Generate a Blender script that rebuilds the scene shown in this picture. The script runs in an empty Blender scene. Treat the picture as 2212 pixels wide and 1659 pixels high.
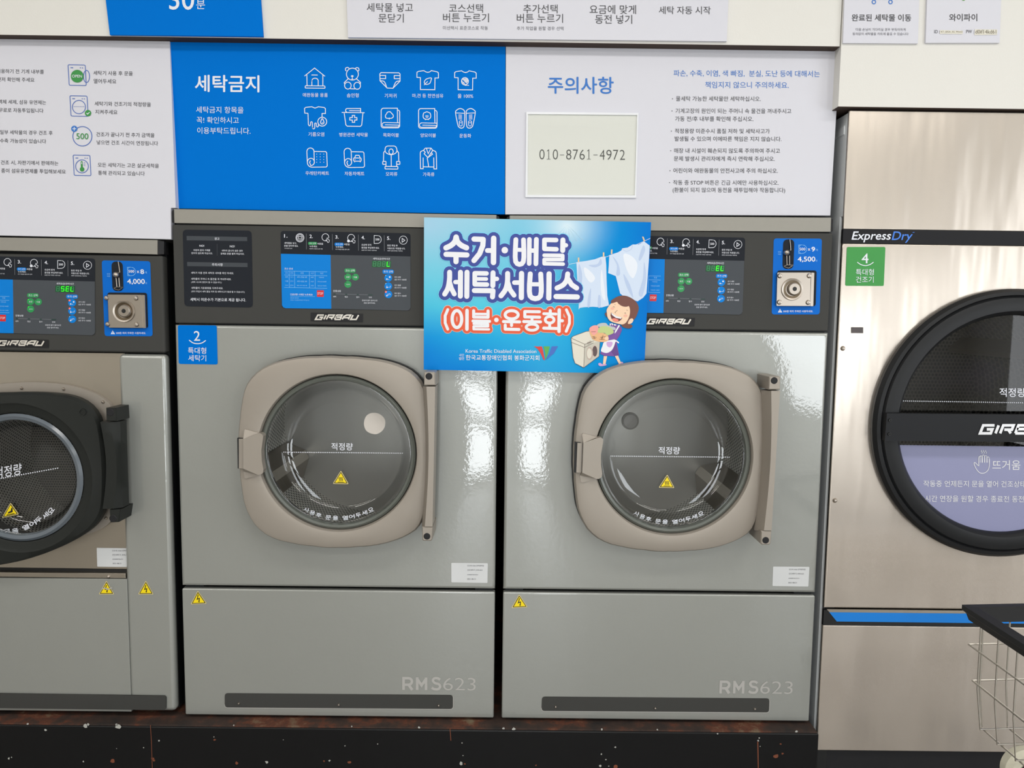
import bpy, bmesh, math, random
import numpy as np
from mathutils import Matrix, Vector
S = bpy.context.scene
COL = S.collection
W, H, F = 2212, 1659, 1661.0
CAM_H, CAM_D = 1.30, 1.8619
PITCH, YAW, ROLL = -0.0913, -0.0037, -0.0127


def rotm():
    cy, sy = math.cos(YAW), math.sin(YAW)
    cp, sp = math.cos(PITCH), math.sin(PITCH)
    cr, sr = math.cos(ROLL), math.sin(ROLL)
    return (np.array([[cy, -sy, 0], [sy, cy, 0], [0, 0, 1]]) @ np.array([[1, 0, 0], [0, cp, -sp], [0, sp, cp]])
            @ np.array([[cr, 0, sr], [0, 1, 0], [-sr, 0, cr]]))


R = rotm()
CAM = np.array([0, -CAM_D, CAM_H])
# ---------------------------------------------------------------- camera
cam = bpy.data.cameras.new('camera')
cam.sensor_fit = 'HORIZONTAL'
cam.sensor_width = 36
cam.lens = F / W * 36
cam.clip_start = 0.02
co = bpy.data.objects.new('camera', cam)
M = Matrix.Identity(4)
for i in range(3):
    M[i][0], M[i][1], M[i][2], M[i][3] = R[i, 0], R[i, 2], -R[i, 1], CAM[i]
co.matrix_world = M
COL.objects.link(co)
S.camera = co
# ---------------------------------------------------------------- view, world, lights
S.view_settings.view_transform = 'Standard'
S.view_settings.look = 'None'
S.view_settings.exposure = 0.30
S.view_settings.gamma = 1.0
S.view_settings.use_curve_mapping = False
S.cycles.use_denoising = True
S.cycles.max_bounces = 10
S.cycles.transparent_max_bounces = 12
S.cycles.sample_clamp_indirect = 6
S.cycles.caustics_reflective = False
S.cycles.caustics_refractive = False
wd = bpy.data.worlds.new('sky')
S.world = wd
wd.use_nodes = True
wd.node_tree.nodes['Background'].inputs[0].default_value = (0.80, 0.88, 1.0, 1)
wd.node_tree.nodes['Background'].inputs[1].default_value = 1.0


LAMP, SIDE = 10.8, 2.4


def area(name, loc, rot, sx, sy, power, color=(1, 1, 1)):
    l = bpy.data.lights.new(name, 'AREA')
    l.shape = 'RECTANGLE'
    l.size, l.size_y = sx, sy
    l.energy = power
    l.color = color
    o = bpy.data.objects.new(name, l)
    o.location = loc
    o.rotation_euler = rot
    COL.objects.link(o)
    return o


for lx in (-2.0, -0.1, 1.8):           # ceiling lamps, two rows
    area('ceiling_lamp', (lx, -1.35, 2.72), (0, 0, 0), 1.25, 0.32, LAMP, (1.0, 0.97, 0.925))
    area('ceiling_lamp', (lx, -3.1, 2.72), (0, 0, 0), 1.25, 0.32, LAMP, (1.0, 0.97, 0.925))
# daylight entering at the glazed openings: shop door, window beside it; fill added at the right wall
for x0, x1, z0, z1, rad in ((-.53, -.15, .06, .40, 8), (-.53, -.15, .47, .70, 8), (-.53, -.15, .78, 2.04, 5), (.20, .52, .06, .40, 8), (.20, .52, .47, .70, 8), (.20, .52, .78, 2.04, 5), (2.0, 2.9, .56, 1.34, 5.5)):
    area('door_daylight', ((x0 + x1) / 2, -4.12, (z0 + z1) / 2), (math.radians(90), 0, 0), x1 - x0, z1 - z0, rad * math.pi * (x1 - x0) * (z1 - z0), (0.93, 0.97, 1.0))
area('side_fill', (3.52, -2.5, 1.3), (math.radians(90), 0, math.radians(90)), 2.1, 1.7, SIDE * math.pi * 2.1 * 1.7, (0.95, 0.975, 1.0))  # added fill light from the right, makes the room brighter


# ---------------------------------------------------------------- geometry helpers
def U(px, py, pl=0.0):
    """photo pixel(s) -> point(s) on a vertical plane Y=pl, or on the plane (point, normal)"""
    px, py = np.asarray(px, float), np.asarray(py, float)
    c = np.stack([(px - W / 2) / F, np.ones_like(px), -(py - H / 2) / F], -1)
    d = c @ R.T
    if isinstance(pl, tuple):
        P0, n = np.array(pl[0]), np.array(pl[1])
        t = ((P0 - CAM) @ n) / (d @ n)
    else:
        t = (np.asarray(pl) - CAM[1]) / d[..., 1]
    return CAM + d * t[..., None]


def shift(pl, e):
    if isinstance(pl, tuple):
        n = np.array(pl[1]); n = n / np.linalg.norm(n)
        return (tuple(np.array(pl[0]) + n * e * (1 if n[1] > 0 else -1)), pl[1])
    return pl + e


def lin(c):
    return tuple((v / 255 / 12.92 if v / 255 <= .04045 else ((v / 255 + .055) / 1.055) ** 2.4) for v in c)


MATS = {}


def mat(name, rgb=(200, 200, 200), rough=.5, metal=0, spec=.5, coat=0, coatr=.05, emit=0, bump=0, bscale=60, bstretch=(1, 1, 1), var=0, vscale=3, alpha=1):
    if name in MATS:
        return MATS[name]
    m = bpy.data.materials.new(name)
    m.use_nodes = True
    nt = m.node_tree
    b = nt.nodes['Principled BSDF']
    L = lin(rgb)
    b.inputs['Base Color'].default_value = (*L, 1)
    b.inputs['Roughness'].default_value = rough
    b.inputs['Metallic'].default_value = metal
    b.inputs['Specular IOR Level'].default_value = spec
    b.inputs['Coat Weight'].default_value = coat
    b.inputs['Coat Roughness'].default_value = coatr
    b.inputs['Coat IOR'].default_value = 1.65
    b.inputs['Alpha'].default_value = alpha
    if emit:
        b.inputs['Emission Color'].default_value = (*L, 1)
        b.inputs['Emission Strength'].default_value = emit
    if bump or var:
        tc = nt.nodes.new('ShaderNodeTexCoord')
        mp = nt.nodes.new('ShaderNodeMapping')
        mp.inputs['Scale'].default_value = bstretch
        nt.links.new(tc.outputs['Object'], mp.inputs[0])
    if bump:
        nz = nt.nodes.new('ShaderNodeTexNoise')
        nz.inputs['Scale'].default_value = bscale
        nz.inputs['Detail'].default_value = 3
        nt.links.new(mp.outputs[0], nz.inputs['Vector'])
        bp = nt.nodes.new('ShaderNodeBump')
        bp.inputs['Strength'].default_value = bump
        bp.inputs['Distance'].default_value = .01
        nt.links.new(nz.outputs['Fac'], bp.inputs['Height'])
        nt.links.new(bp.outputs[0], b.inputs['Normal'])
        if coat:
            nt.links.new(bp.outputs[0], b.inputs['Coat Normal'])
    if var:
        n2 = nt.nodes.new('ShaderNodeTexNoise')
        n2.inputs['Scale'].default_value = vscale
        n2.inputs['Detail'].default_value = 6
        nt.links.new(mp.outputs[0], n2.inputs['Vector'])
        mx = nt.nodes.new('ShaderNodeMix')
        mx.data_type = 'RGBA'
        mx.inputs[6].default_value = (*[v * (1 - var) for v in L], 1)
        mx.inputs[7].default_value = (*[min(1, v * (1 + var)) for v in L], 1)
        nt.links.new(n2.outputs['Fac'], mx.inputs[0])
        nt.links.new(mx.outputs[2], b.inputs['Base Color'])
    MATS[name] = m
    return m


def glass(name, tint=(.9, .92, .92), refl=.08):
    m = bpy.data.materials.new(name)
    m.use_nodes = True
    nt = m.node_tree
    nt.nodes.remove(nt.nodes['Principled BSDF'])
    out = nt.nodes['Material Output']
    tr = nt.nodes.new('ShaderNodeBsdfTransparent')
    tr.inputs[0].default_value = (*tint, 1)
    gl = nt.nodes.new('ShaderNodeBsdfGlossy')
    gl.inputs['Roughness'].default_value = .015
    lw = nt.nodes.new('ShaderNodeLayerWeight')
    pw = nt.nodes.new('ShaderNodeMath')
    pw.operation = 'POWER'
    pw.inputs[1].default_value = 4.5
    nt.links.new(lw.outputs['Facing'], pw.inputs[0])
    fr = nt.nodes.new('ShaderNodeMapRange')
    fr.inputs['To Min'].default_value = refl
    fr.inputs['To Max'].default_value = .9
    nt.links.new(pw.outputs[0], fr.inputs[0])
    mx = nt.nodes.new('ShaderNodeMixShader')
    nt.links.new(fr.outputs[0], mx.inputs[0])
    nt.links.new(tr.outputs[0], mx.inputs[1])
    nt.links.new(gl.outputs[0], mx.inputs[2])
    nt.links.new(mx.outputs[0], out.inputs[0])
    return m


def base(o):
    p = o
    while p.parent:
        p = p.parent
    return np.array(p.location)


def pieces(V, Fc):
    """faces grouped into lumps that lie apart from one another (far-apart lumps become objects of their own)"""
    par = list(range(len(V)))

    def find(i):
        while par[i] != i:
            par[i] = par[par[i]]
            i = par[i]
        return i
    for f in Fc:
        a = find(f[0])
        for w in f[1:]:
            par[find(w)] = a
    rt = [find(f[0]) for f in Fc]
    ids = {r: i for i, r in enumerate(dict.fromkeys(rt))}
    k = len(ids)
    if k < 2 or k > 1500:
        return None
    isl = np.array([ids.get(find(i), -1) for i in range(len(V))])
    lo, hi = np.full((k, 3), np.inf), np.full((k, 3), -np.inf)
    ok = isl >= 0
    np.minimum.at(lo, isl[ok], V[ok])
    np.maximum.at(hi, isl[ok], V[ok])
    size = (hi - lo).max(1)
    gap = np.maximum(0, np.maximum(lo[:, None] - hi[None], lo[None] - hi[:, None]))
    near = np.sqrt((gap ** 2).sum(2)) <= np.maximum(.02, .5 * np.maximum(size[:, None], size[None])) * .98
    lab = -np.ones(k, int)
    n = 0
    for i in range(k):
        if lab[i] < 0:
            st = [i]
            lab[i] = n
            while st:
                j = st.pop()
                for w in np.nonzero(near[j] & (lab < 0))[0]:
                    lab[w] = n
                    st.append(w)
            n += 1
    if n < 2:
        return None
    out = [[] for _ in range(n)]
    for f, r in zip(Fc, rt):
        out[lab[ids[r]]].append(f)
    return out


def obj(name, V, Fc, m, parent=None, smooth=False, label=None, norm=False, midx=None):
    V = np.asarray(V, float)
    ps = pieces(V, Fc) if parent is not None else None
    if ps:
        res = []
        for fs in ps:
            use = sorted({i for f in fs for i in f})
            new = {w: i for i, w in enumerate(use)}
            res.append(_obj(name, V[use], [[new[i] for i in f] for f in fs], m, parent, smooth, label, norm))
        return res[0]
    return _obj(name, V, Fc, m, parent, smooth, label, norm, midx)


def _obj(name, V, Fc, m, parent=None, smooth=False, label=None, norm=False, midx=None):
    if parent is not None:
        V = V - base(parent)
    me = bpy.data.meshes.new(name)
    me.from_pydata(V.tolist(), [], [list(f) for f in Fc])
    for mm in (m if isinstance(m, (list, tuple)) else [m]):
        me.materials.append(mm)
    if midx is not None:
        for p, k in zip(me.polygons, midx):
            p.material_index = k
    if norm:
        bm = bmesh.new(); bm.from_mesh(me)
        bmesh.ops.recalc_face_normals(bm, faces=bm.faces)
        bm.to_mesh(me); bm.free()
    if smooth:
        me.polygons.foreach_set('use_smooth', [True] * len(me.polygons))
        if smooth not in ('full', 'wn'):
            me.set_sharp_from_angle(angle=math.radians(35))
    me.update()
    o = bpy.data.objects.new(name, me)
    COL.objects.link(o)
    if parent is not None:
        o.parent = parent
    if smooth == 'wn':
        w = o.modifiers.new('weighted_normals', 'WEIGHTED_NORMAL')
        w.weight = 100
    if label:
        o['label'] = label
    return o


def tag(o, label=None, cat=None, group=None, kind=None):
    for k, v in (('label', label), ('category', cat), ('group', group), ('kind', kind)):
        if v:
            o[k] = v
    return o


def thing(name, label, cat, loc, group=None):
    o = bpy.data.objects.new(name, None)
    o.empty_display_size = .1
    o.location = loc
    COL.objects.link(o)
    return tag(o, label, cat, group)


class MB:
    """collects solids into one mesh"""
    def __init__(s):
        s.v, s.f = [], []

    def add(s, v, f):
        n = len(s.v)
        s.v += [tuple(p) for p in v]
        s.f += [[i + n for i in q] for q in f]
        return s

    def box(s, x0, x1, y0, y1, z0, z1, bev=0):
        if bev:
            bm = bmesh.new()
            bmesh.ops.create_cube(bm, size=1)
            for q in bm.verts:
                q.co = Vector(((x0 + x1) / 2 + q.co.x * (x1 - x0), (y0 + y1) / 2 + q.co.y * (y1 - y0), (z0 + z1) / 2 + q.co.z * (z1 - z0)))
            bmesh.ops.bevel(bm, geom=bm.edges[:], offset=bev, segments=3, affect='EDGES', profile=.5)
            bm.verts.index_update()
            s.add([q.co for q in bm.verts], [[w.index for w in f.verts] for f in bm.faces])
            bm.free()
            return s
        v = [(x, y, z) for x in (x0, x1) for y in (y0, y1) for z in (z0, z1)]
        return s.add(v, [(0, 1, 3, 2), (4, 6, 7, 5), (0, 4, 5, 1), (2, 3, 7, 6), (0, 2, 6, 4), (1, 5, 7, 3)])

    def prism(s, front, yb, inset=0):
        """front outline (world points) pushed straight back to Y=yb"""
        front = np.asarray(front, float)
        n = len(front)
        back = front.copy(); back[:, 1] = yb
        if inset:                       # small chamfer round the front face
            c = front.mean(0)
            f2 = front.copy()
            d = front - c
            ln = np.linalg.norm(d[:, [0, 2]], axis=1)[:, None]
            f2 = front - d / ln * inset
            mid = front.copy(); mid[:, 1] += inset
            v = np.concatenate([f2, mid, back])
            fc = [list(range(n)), list(range(3 * n - 1, 2 * n - 1, -1))]
            for k in (0, n):
                fc += [[k + i, k + n + i, k + n + (i + 1) % n, k + (i + 1) % n] for i in range(n)]
            return s.add(v, fc)
        return s.add(np.concatenate([front, back]), [list(range(n)), list(range(2 * n - 1, n - 1, -1))] + [[i, n + i, n + (i + 1) % n, (i + 1) % n] for i in range(n)])

    def lathe(s, prof, cx, cz, n=72, close=False):
        """profile (radius, y) turned round the axis along Y through cx, cz"""
        v, fc = [], []
        for r, y in prof:
            for k in range(n):
                a = 2 * math.pi * k / n
                v.append((cx + r * math.cos(a), y, cz + r * math.sin(a)))
        m = len(prof)
        for i in range(m - 1 if not close else m):
            j = (i + 1) % m
            for k in range(n):
                q = (k + 1) % n
                fc.append((i * n + k, i * n + q, j * n + q, j * n + k))
        return s.add(v, fc)

    def ring(s, outer, inner, yf, yb, steps=None):
        """plate between two equally sampled outlines (x,z pairs) with front yf and back yb"""
        n = len(outer)
        v = [(x, yf, z) for x, z in outer] + [(x, yf, z) for x, z in inner] + [(x, yb, z) for x, z in inner] + [(x, yb, z) for x, z in outer]
        fc = []
        for a in range(4):
            b = (a + 1) % 4
            fc += [(a * n + i, a * n + (i + 1) % n, b * n + (i + 1) % n, b * n + i) for i in range(n)]
        return s.add(v, fc)

    def loft(s, secs, cap=True):
        n = len(secs[0])
        v = [p for q in secs for p in q]
        fc = []
        for i in range(len(secs) - 1):
            fc += [(i * n + k, i * n + (k + 1) % n, (i + 1) * n + (k + 1) % n, (i + 1) * n + k) for k in range(n)]
        if cap:
            fc += [list(range(n)), list(range((len(secs) - 1) * n, len(secs) * n))]
        return s.add(v, fc)

    def tube(s, pts, r, n=8):
        pts = [Vector(p) for p in pts]
        secs = []
        up = None
        for i, p in enumerate(pts):
            d = (pts[min(i + 1, len(pts) - 1)] - pts[max(i - 1, 0)]).normalized()
            if up is None:
                up = d.orthogonal().normalized()
            up = (up - d * up.dot(d)).normalized()
            sd = d.cross(up)
            secs.append([p + (up * math.cos(2 * math.pi * k / n) + sd * math.sin(2 * math.pi * k / n)) * r for k in range(n)])
        return s.loft(secs)

    def build(s, name, m, parent=None, smooth=False, label=None):
        return obj(name, s.v, s.f, m, parent, smooth, label, norm=True)


_tc = {}
TMP = bpy.data.scenes.new('tmp')


def glyphs(body, bold=0., shear=0.):
    k = (body, bold, shear)
    if k not in _tc:
        c = bpy.data.curves.new('t', 'FONT')
        c.body = body
        c.resolution_u = 4
        c.offset = bold * .6
        c.shear = shear
        o = bpy.data.objects.new('t', c)
        TMP.collection.objects.link(o)
        vl = TMP.view_layers[0]
        vl.update()
        dg = vl.depsgraph
        me = o.evaluated_get(dg).to_mesh()
        v = np.array([q.co[:2] for q in me.vertices]).reshape(-1, 2)
        f = [list(p.vertices) for p in me.polygons]
        o.evaluated_get(dg).to_mesh_clear()
        bpy.data.objects.remove(o)
        bpy.data.curves.remove(c)
        _tc[k] = (v, f)
    return _tc[k]


def arc(cx, cy, rx, ry, a0=0, a1=360, n=28):
    return [(cx + rx * math.cos(math.radians(a0 + (a1 - a0) * i / n)), cy + ry * math.sin(math.radians(a0 + (a1 - a0) * i / n))) for i in range(n + 1)]


def rquad(q, r, n=5):
    out = []
    q = [np.array(p, float) for p in q]
    for i in range(4):
        p, a, b = q[i], q[i - 1], q[(i + 1) % 4]
        da, db = (a - p) / np.linalg.norm(a - p), (b - p) / np.linalg.norm(b - p)
        for k in range(n + 1):
            t = k / n
            out.append(tuple(p + da * r * (1 - t) ** 2 + db * r * t ** 2))
    return out


def smoothline(pts, k=4, closed=False):
    P = [np.array(p, float) for p in pts]
    n = len(P)
    out = []
    for i in range(n if closed else n - 1):
        g = lambda j: P[j % n] if closed else P[min(max(j, 0), n - 1)]
        a, b, c, d = g(i - 1), g(i), g(i + 1), g(i + 2)
        for s in range(k):
            t = s / k
            out.append(tuple(.5 * (2 * b + (c - a) * t + (2 * a - 5 * b + 4 * c - d) * t * t + (3 * b - a - 3 * c + d) * t ** 3)))
    if not closed:
        out.append(tuple(P[-1]))
    return out


class Ink:
    """flat print drawn in photo pixels (or in those of an enlarged crop) and laid onto a plane of the place"""
    def __init__(s, ox=0., oy=0., k=1., fn=None):
        s.v, s.f, s.d, s.fn = [], [], [], fn
        s.mod, s.step = 14, 1.6e-5
        s.at(ox, oy, k)

    def at(s, ox, oy, k):
        s.ox, s.oy, s.k = ox, oy, k
        return s

    def add(s, pts, fc):
        n = len(s.v)
        s.n = getattr(s, 'n', 0) + 1
        for x, y in pts:
            p = (s.ox + x / s.k, s.oy + y / s.k)
            s.v.append(s.fn(*p) if s.fn else p)
            s.d.append((s.n % s.mod) * s.step)
        s.f += [[i + n for i in q] for q in fc]
        return s

    def poly(s, pts):
        return s.add(pts, [list(range(len(pts)))])

    def sm(s, pts, k=4):
        return s.poly(smoothline(pts, k, True))

    def disc(s, x, y, rx, ry=None, n=20):
        return s.poly(arc(x, y, rx, ry or rx, 0, 360, n)[:-1])

    def rect(s, x0, y0, x1, y1, r=0, sl=0):
        dy = (x1 - x0) * sl
        q = [(x0, y0), (x1, y0 + dy), (x1, y1 + dy), (x0, y1)]
        return s.poly(rquad(q, r) if r else q)

    def line(s, pts, w, rnd=False, closed=False):
        P = [np.array(p, float) for p in pts]
        P = [p for i, p in enumerate(P) if i == 0 or np.linalg.norm(p - P[i - 1]) > 1e-6]
        if closed and np.linalg.norm(P[0] - P[-1]) < 1e-6:
            P = P[:-1]
        n = len(P)
        Lf, Rt = [], []
        for i in range(n):
            a = P[i - 1] if (closed or i) else P[i]
            b = P[(i + 1) % n] if (closed or i < n - 1) else P[i]
            d1, d2 = P[i] - a, b - P[i]
            d1 = d1 / (np.linalg.norm(d1) or 1); d2 = d2 / (np.linalg.norm(d2) or 1)
            if not np.any(d1): d1 = d2
            if not np.any(d2): d2 = d1
            t = d1 + d2
            if np.linalg.norm(t) < .2: t = d1
            t = t / np.linalg.norm(t)
            nn = np.array([-t[1], t[0]])
            c = max(.45, abs(nn @ np.array([-d1[1], d1[0]])))
            Lf.append(tuple(P[i] + nn * w / 2 / c)); Rt.append(tuple(P[i] - nn * w / 2 / c))
        m_ = n if closed else n - 1
        if rnd == 'all':
            for i in range(m_):
                a, b = P[i], P[(i + 1) % n]
                t = (b - a) / np.linalg.norm(b - a)
                q = np.array([-t[1], t[0]]) * w / 2
                s.add([tuple(a + q), tuple(b + q), tuple(b - q), tuple(a - q)], [[0, 1, 2, 3]])
        else:
            s.add(Lf + Rt, [[i, (i + 1) % n, n + (i + 1) % n, n + i] for i in range(m_)])
        if rnd:
            for p in (P if rnd == 'all' else (P[0], P[-1])):
                s.disc(p[0], p[1], w / 2, n=14)
        return s

    def box(s, x0, y0, x1, y1, w, r=0, sl=0):
        dy = (x1 - x0) * sl
        q = [(x0, y0), (x1, y0 + dy), (x1, y1 + dy), (x0, y1)]
        return s.line(rquad(q, r) if r else q, w, closed=True)

    def ell(s, x, y, rx, ry, w, n=28):
        return s.line(arc(x, y, rx, ry, 0, 360, n)[:-1], w, closed=True)

    def text(s, body, x0, x1, yc, sl=0., bold=0., h=None, shear=0., rot=None):
        v, f = glyphs(body, min(bold, 0), shear)
        lo, hi = v.min(0), v.max(0)
        sc = (x1 - x0) / (hi[0] - lo[0])
        sy = h / (hi[1] - lo[1]) if h else sc
        c = (lo + hi) / 2
        xm = (x0 + x1) / 2
        q = [(xm + (p[0] - c[0]) * sc, yc - (p[1] - c[1]) * sy) for p in v]
        if rot:
            ca, sa = math.cos(rot), math.sin(rot)
            q = [(xm + (x - xm) * ca - (y - yc) * sa, yc + (x - xm) * sa + (y - yc) * ca) for x, y in q]
        elif sl:
            q = [(x, y + (x - xm) * sl) for x, y in q]
        if bold > .004:                  # heavier print: the same letters laid a little apart
            b = bold * .55 * sc
            for dx_, dy_ in ((-b, 0), (b, 0), (0, -b), (0, b)):
                s.add([(x + dx_, y + dy_) for x, y in q], f)
            return s
        return s.add(q, f)

    def build(s, name, m, parent, pl=0., dx=0., label=None):
        P = np.array(s.v)
        if callable(pl):
            pl = pl(P[:, 0], P[:, 1])
        V = U(P[:, 0], P[:, 1], pl) + np.array([dx, 0, 0])
        V[:, 1] -= np.array(s.d)
        return obj(name, V, s.f, m, parent, label=label)


def quadmap(A, B):
    """bilinear map that takes quad A (tl, tr, br, bl) to quad B"""
    A, B = np.array(A, float), np.array(B, float)
    M8 = []
    r = []
    for (x, y), (u, v) in zip(A, B):
        M8 += [[x, y, 1, 0, 0, 0, -u * x, -u * y], [0, 0, 0, x, y, 1, -v * x, -v * y]]
        r += [u, v]
    h = np.linalg.solve(np.array(M8), np.array(r))

    def fn(x, y):
        d = h[6] * x + h[7] * y + 1
        return ((h[0] * x + h[1] * y + h[2]) / d, (h[3] * x + h[4] * y + h[5]) / d)
    return fn


def pxs(pts, pl=0., dx=0., o=(0, 0, 1)):
    a = np.array(pts, float)
    return U(o[0] + a[:, 0] / o[2], o[1] + a[:, 1] / o[2], pl) + np.array([dx, 0, 0])


# ---------------------------------------------------------------- materials
m_wall = mat('cream_wall', (224, 222, 216), .75, bump=.04, bscale=300)
m_ceil = mat('white_ceiling', (235, 233, 228), .85)
m_dark = mat('dark_void', (22, 22, 23), .8)
m_white = mat('white_board', (214, 214, 222), .5, spec=.2)
m_blue = mat('blue_board', (0, 113, 208), .55, spec=.03)
m_inkw = mat('white_ink', (228, 231, 240), .5)
m_inkk = mat('black_ink', (58, 58, 62), .5)
m_inkg = mat('grey_ink', (105, 105, 112), .5)
m_inkb = mat('blue_ink', (38, 112, 195), .5)
m_inkn = mat('navy_line_ink', (58, 98, 178), .5)
m_green = mat('green_ink', (40, 140, 58), .5)
m_grey = mat('grey_metallic_paint', (154, 156, 151), .34, metal=.25, spec=.5, coat=1, coatr=.02, bump=.016, bscale=110, var=.05, vscale=2.5)
m_cap = mat('grey_cap_paint', (152, 149, 141), .45, metal=.2, spec=.3)
m_fas = mat('charcoal_plastic', (68, 68, 66), .6, spec=.1)
m_cab = mat('black_cabinet', (34, 36, 38), .5, spec=.25)
m_taupe = mat('taupe_metallic_plastic', (160, 152, 142), .45, metal=.25, spec=.35, var=.03, vscale=6)
m_black = mat('black_plastic', (34, 34, 36), .5, spec=.25)
m_rub = mat('black_rubber', (16, 17, 18), .5)
m_gask = mat('grey_green_seal', (92, 96, 90), .25, spec=.6)
m_cpd = mat('panel_navy_black', (40, 43, 49), .6, spec=.06)
m_cpg = mat('panel_grey', (77, 81, 86), .6, spec=.08)
m_cpb = mat('panel_blue', (4, 126, 214), .5, spec=.15)
m_grey2 = mat('bar_grey', (72, 76, 81), .6, spec=.08)
m_coinb = mat('coin_panel_blue', (2, 104, 202), .5, spec=.15)
m_chrome = mat('polished_steel', (182, 173, 163), .34, metal=1)
m_steel = mat('brushed_stainless', (208, 198, 187), .27, metal=1, bump=.7, bscale=2.2, bstretch=(3.2, 3.2, .55), var=.05, vscale=4)
m_steel.node_tree.nodes['Principled BSDF'].inputs['Metallic'].default_value = .78
m_steel2 = mat('dull_stainless', (186, 178, 166), .36, metal=1, bump=.12, bscale=2.5, bstretch=(2, 2, 1), var=.06, vscale=5)
m_side = mat('galvanised_side', (150, 158, 164), .4, metal=.5)
m_yel = mat('warning_yellow', (250, 222, 10), .45)
m_yel2 = mat('warning_border', (222, 205, 140), .5)
m_lcdb = mat('display_window', (14, 84, 44), .25)
m_lcdoff = mat('display_segment_dim', (52, 132, 84), .4)
m_lcdon = mat('display_segment_lit', (40, 255, 20), .4, emit=.8)
m_ledr = mat('red_led', (255, 80, 60), .4, emit=1.6)
m_cg = mat('button_green', (32, 146, 78), .45)
m_stop = mat('stop_red', (214, 30, 36), .45)
m_pale = mat('pale_line_ink', (140, 205, 250), .5)
m_rms = mat('silver_print', (178, 176, 172), .45)
m_glass = glass('door_glass', (.95, .96, .955), .06)
m_label = mat('paper_label', (214, 216, 217), .6)


def drum_material(name, hole, metal, na, ny, rr=.3):
    m = bpy.data.materials.new(name)
    m.use_nodes = True
    nt = m.node_tree
    b = nt.nodes['Principled BSDF']
    b.inputs['Metallic'].default_value = .5
    b.inputs['Roughness'].default_value = .3
    uv = nt.nodes.new('ShaderNodeUVMap')
    sp = nt.nodes.new('ShaderNodeSeparateXYZ')
    nt.links.new(uv.outputs[0], sp.inputs[0])

    def mth(op, a, b2=None):
        n = nt.nodes.new('ShaderNodeMath')
        n.operation = op
        for i, q in enumerate((a, b2)):
            if q is None: continue
            if isinstance(q, (int, float)): n.inputs[i].default_value = q
            else: nt.links.new(q, n.inputs[i])
        return n.outputs[0]
    a = mth('MULTIPLY', sp.outputs[0], na)
    y = mth('MULTIPLY', sp.outputs[1], ny)
    row = mth('MULTIPLY', mth('MODULO', mth('FLOOR', y), 2.0), .5)
    fa = mth('SUBTRACT', mth('FRACT', mth('ADD', a, row)), .5)
    fy = mth('SUBTRACT', mth('FRACT', y), .5)
    d = mth('ADD', mth('MULTIPLY', fa, fa), mth('MULTIPLY', fy, fy))
    k = mth('LESS_THAN', d, rr * rr)
    mx = nt.nodes.new('ShaderNodeMix')
    mx.data_type = 'RGBA'
    mx.inputs[6].default_value = (*lin(metal), 1)
    mx.inputs[7].default_value = (*lin(hole), 1)
    nt.links.new(k, mx.inputs[0])
    nt.links.new(mx.outputs[2], b.inputs['Base Color'])
    return m


m_drum = drum_material('perforated_steel', (18, 18, 18), (214, 212, 206), 150, 34)
m_drumd = drum_material('perforated_dryer_steel', (24, 24, 24), (120, 118, 112), 120, 30, .42)
m_dback = drum_material('perforated_back', (14, 14, 14), (118, 114, 108), 60, 22, .36)


def drum(name, m, mb, cx, cz, r, y0, y1, parent, n=96, back=True):
    """inside-facing drum with uv; the back plate has its own grid"""
    V, Fc, uv = [], [], []
    ys = [y0 + (y1 - y0) * i / 4 for i in range(5)]
    for y in ys:
        for k in range(n):
            a = 2 * math.pi * k / n
            V.append((cx + r * math.cos(a), y, cz + r * math.sin(a)))
    for i in range(4):
        for k in range(n):
            q = (k + 1) % n
            Fc.append((i * n + k, (i + 1) * n + k, (i + 1) * n + q, i * n + q))
            uv += [(k / n, i / 4), (k / n, (i + 1) / 4), ((k + 1) / n, (i + 1) / 4), ((k + 1) / n, i / 4)]
    o = obj(name, V, Fc, m, parent, smooth='full')
    l = o.data.uv_layers.new()
    for i, t in enumerate(uv):
        l.data[i].uv = t
    V = [(cx + r * math.cos(2 * math.pi * k / n), y1, cz + r * math.sin(2 * math.pi * k / n)) for k in range(n)]
    b = obj('drum_back', V, [list(range(n))], mb, o)
    l = b.data.uv_layers.new()
    for lp in b.data.loops:
        p = V[lp.vertex_index]
        l.data[lp.index].uv = ((p[0] - cx) / r * .5, (p[2] - cz) / r * .5 * 2.7)
    return o


# ================================================================ THE ROOM
def struct(o):
    o['kind'] = 'structure'
    return o


XL, XR, YB, ZC = -3.2, 3.6, -4.2, 2.75
m_floor = mat('grey_floor_tile', (150, 146, 140), .35, var=.08, vscale=4)
struct(MB().box(XL, XR, YB, 1.3, -.06, 0).build('floor', m_floor))
struct(MB().box(XL, XR, YB, 1.3, ZC, ZC + .06).build('ceiling', m_ceil))
struct(MB().box(XL - .08, XL, YB, 1.3, 0, ZC).build('wall_left', m_wall))
struct(MB().box(XR, XR + .08, YB, -3.6, 0, ZC).box(XR, XR + .08, -1.4, 1.3, 0, ZC).box(XR, XR + .08, -3.6, -1.4, 0, .4).box(XR, XR + .08, -3.6, -1.4, 2.2, ZC).build('wall_right', m_wall))
struct(MB().box(XL, XR, 1.3, 1.38, 0, ZC).build('wall_rear', m_dark))
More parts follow.
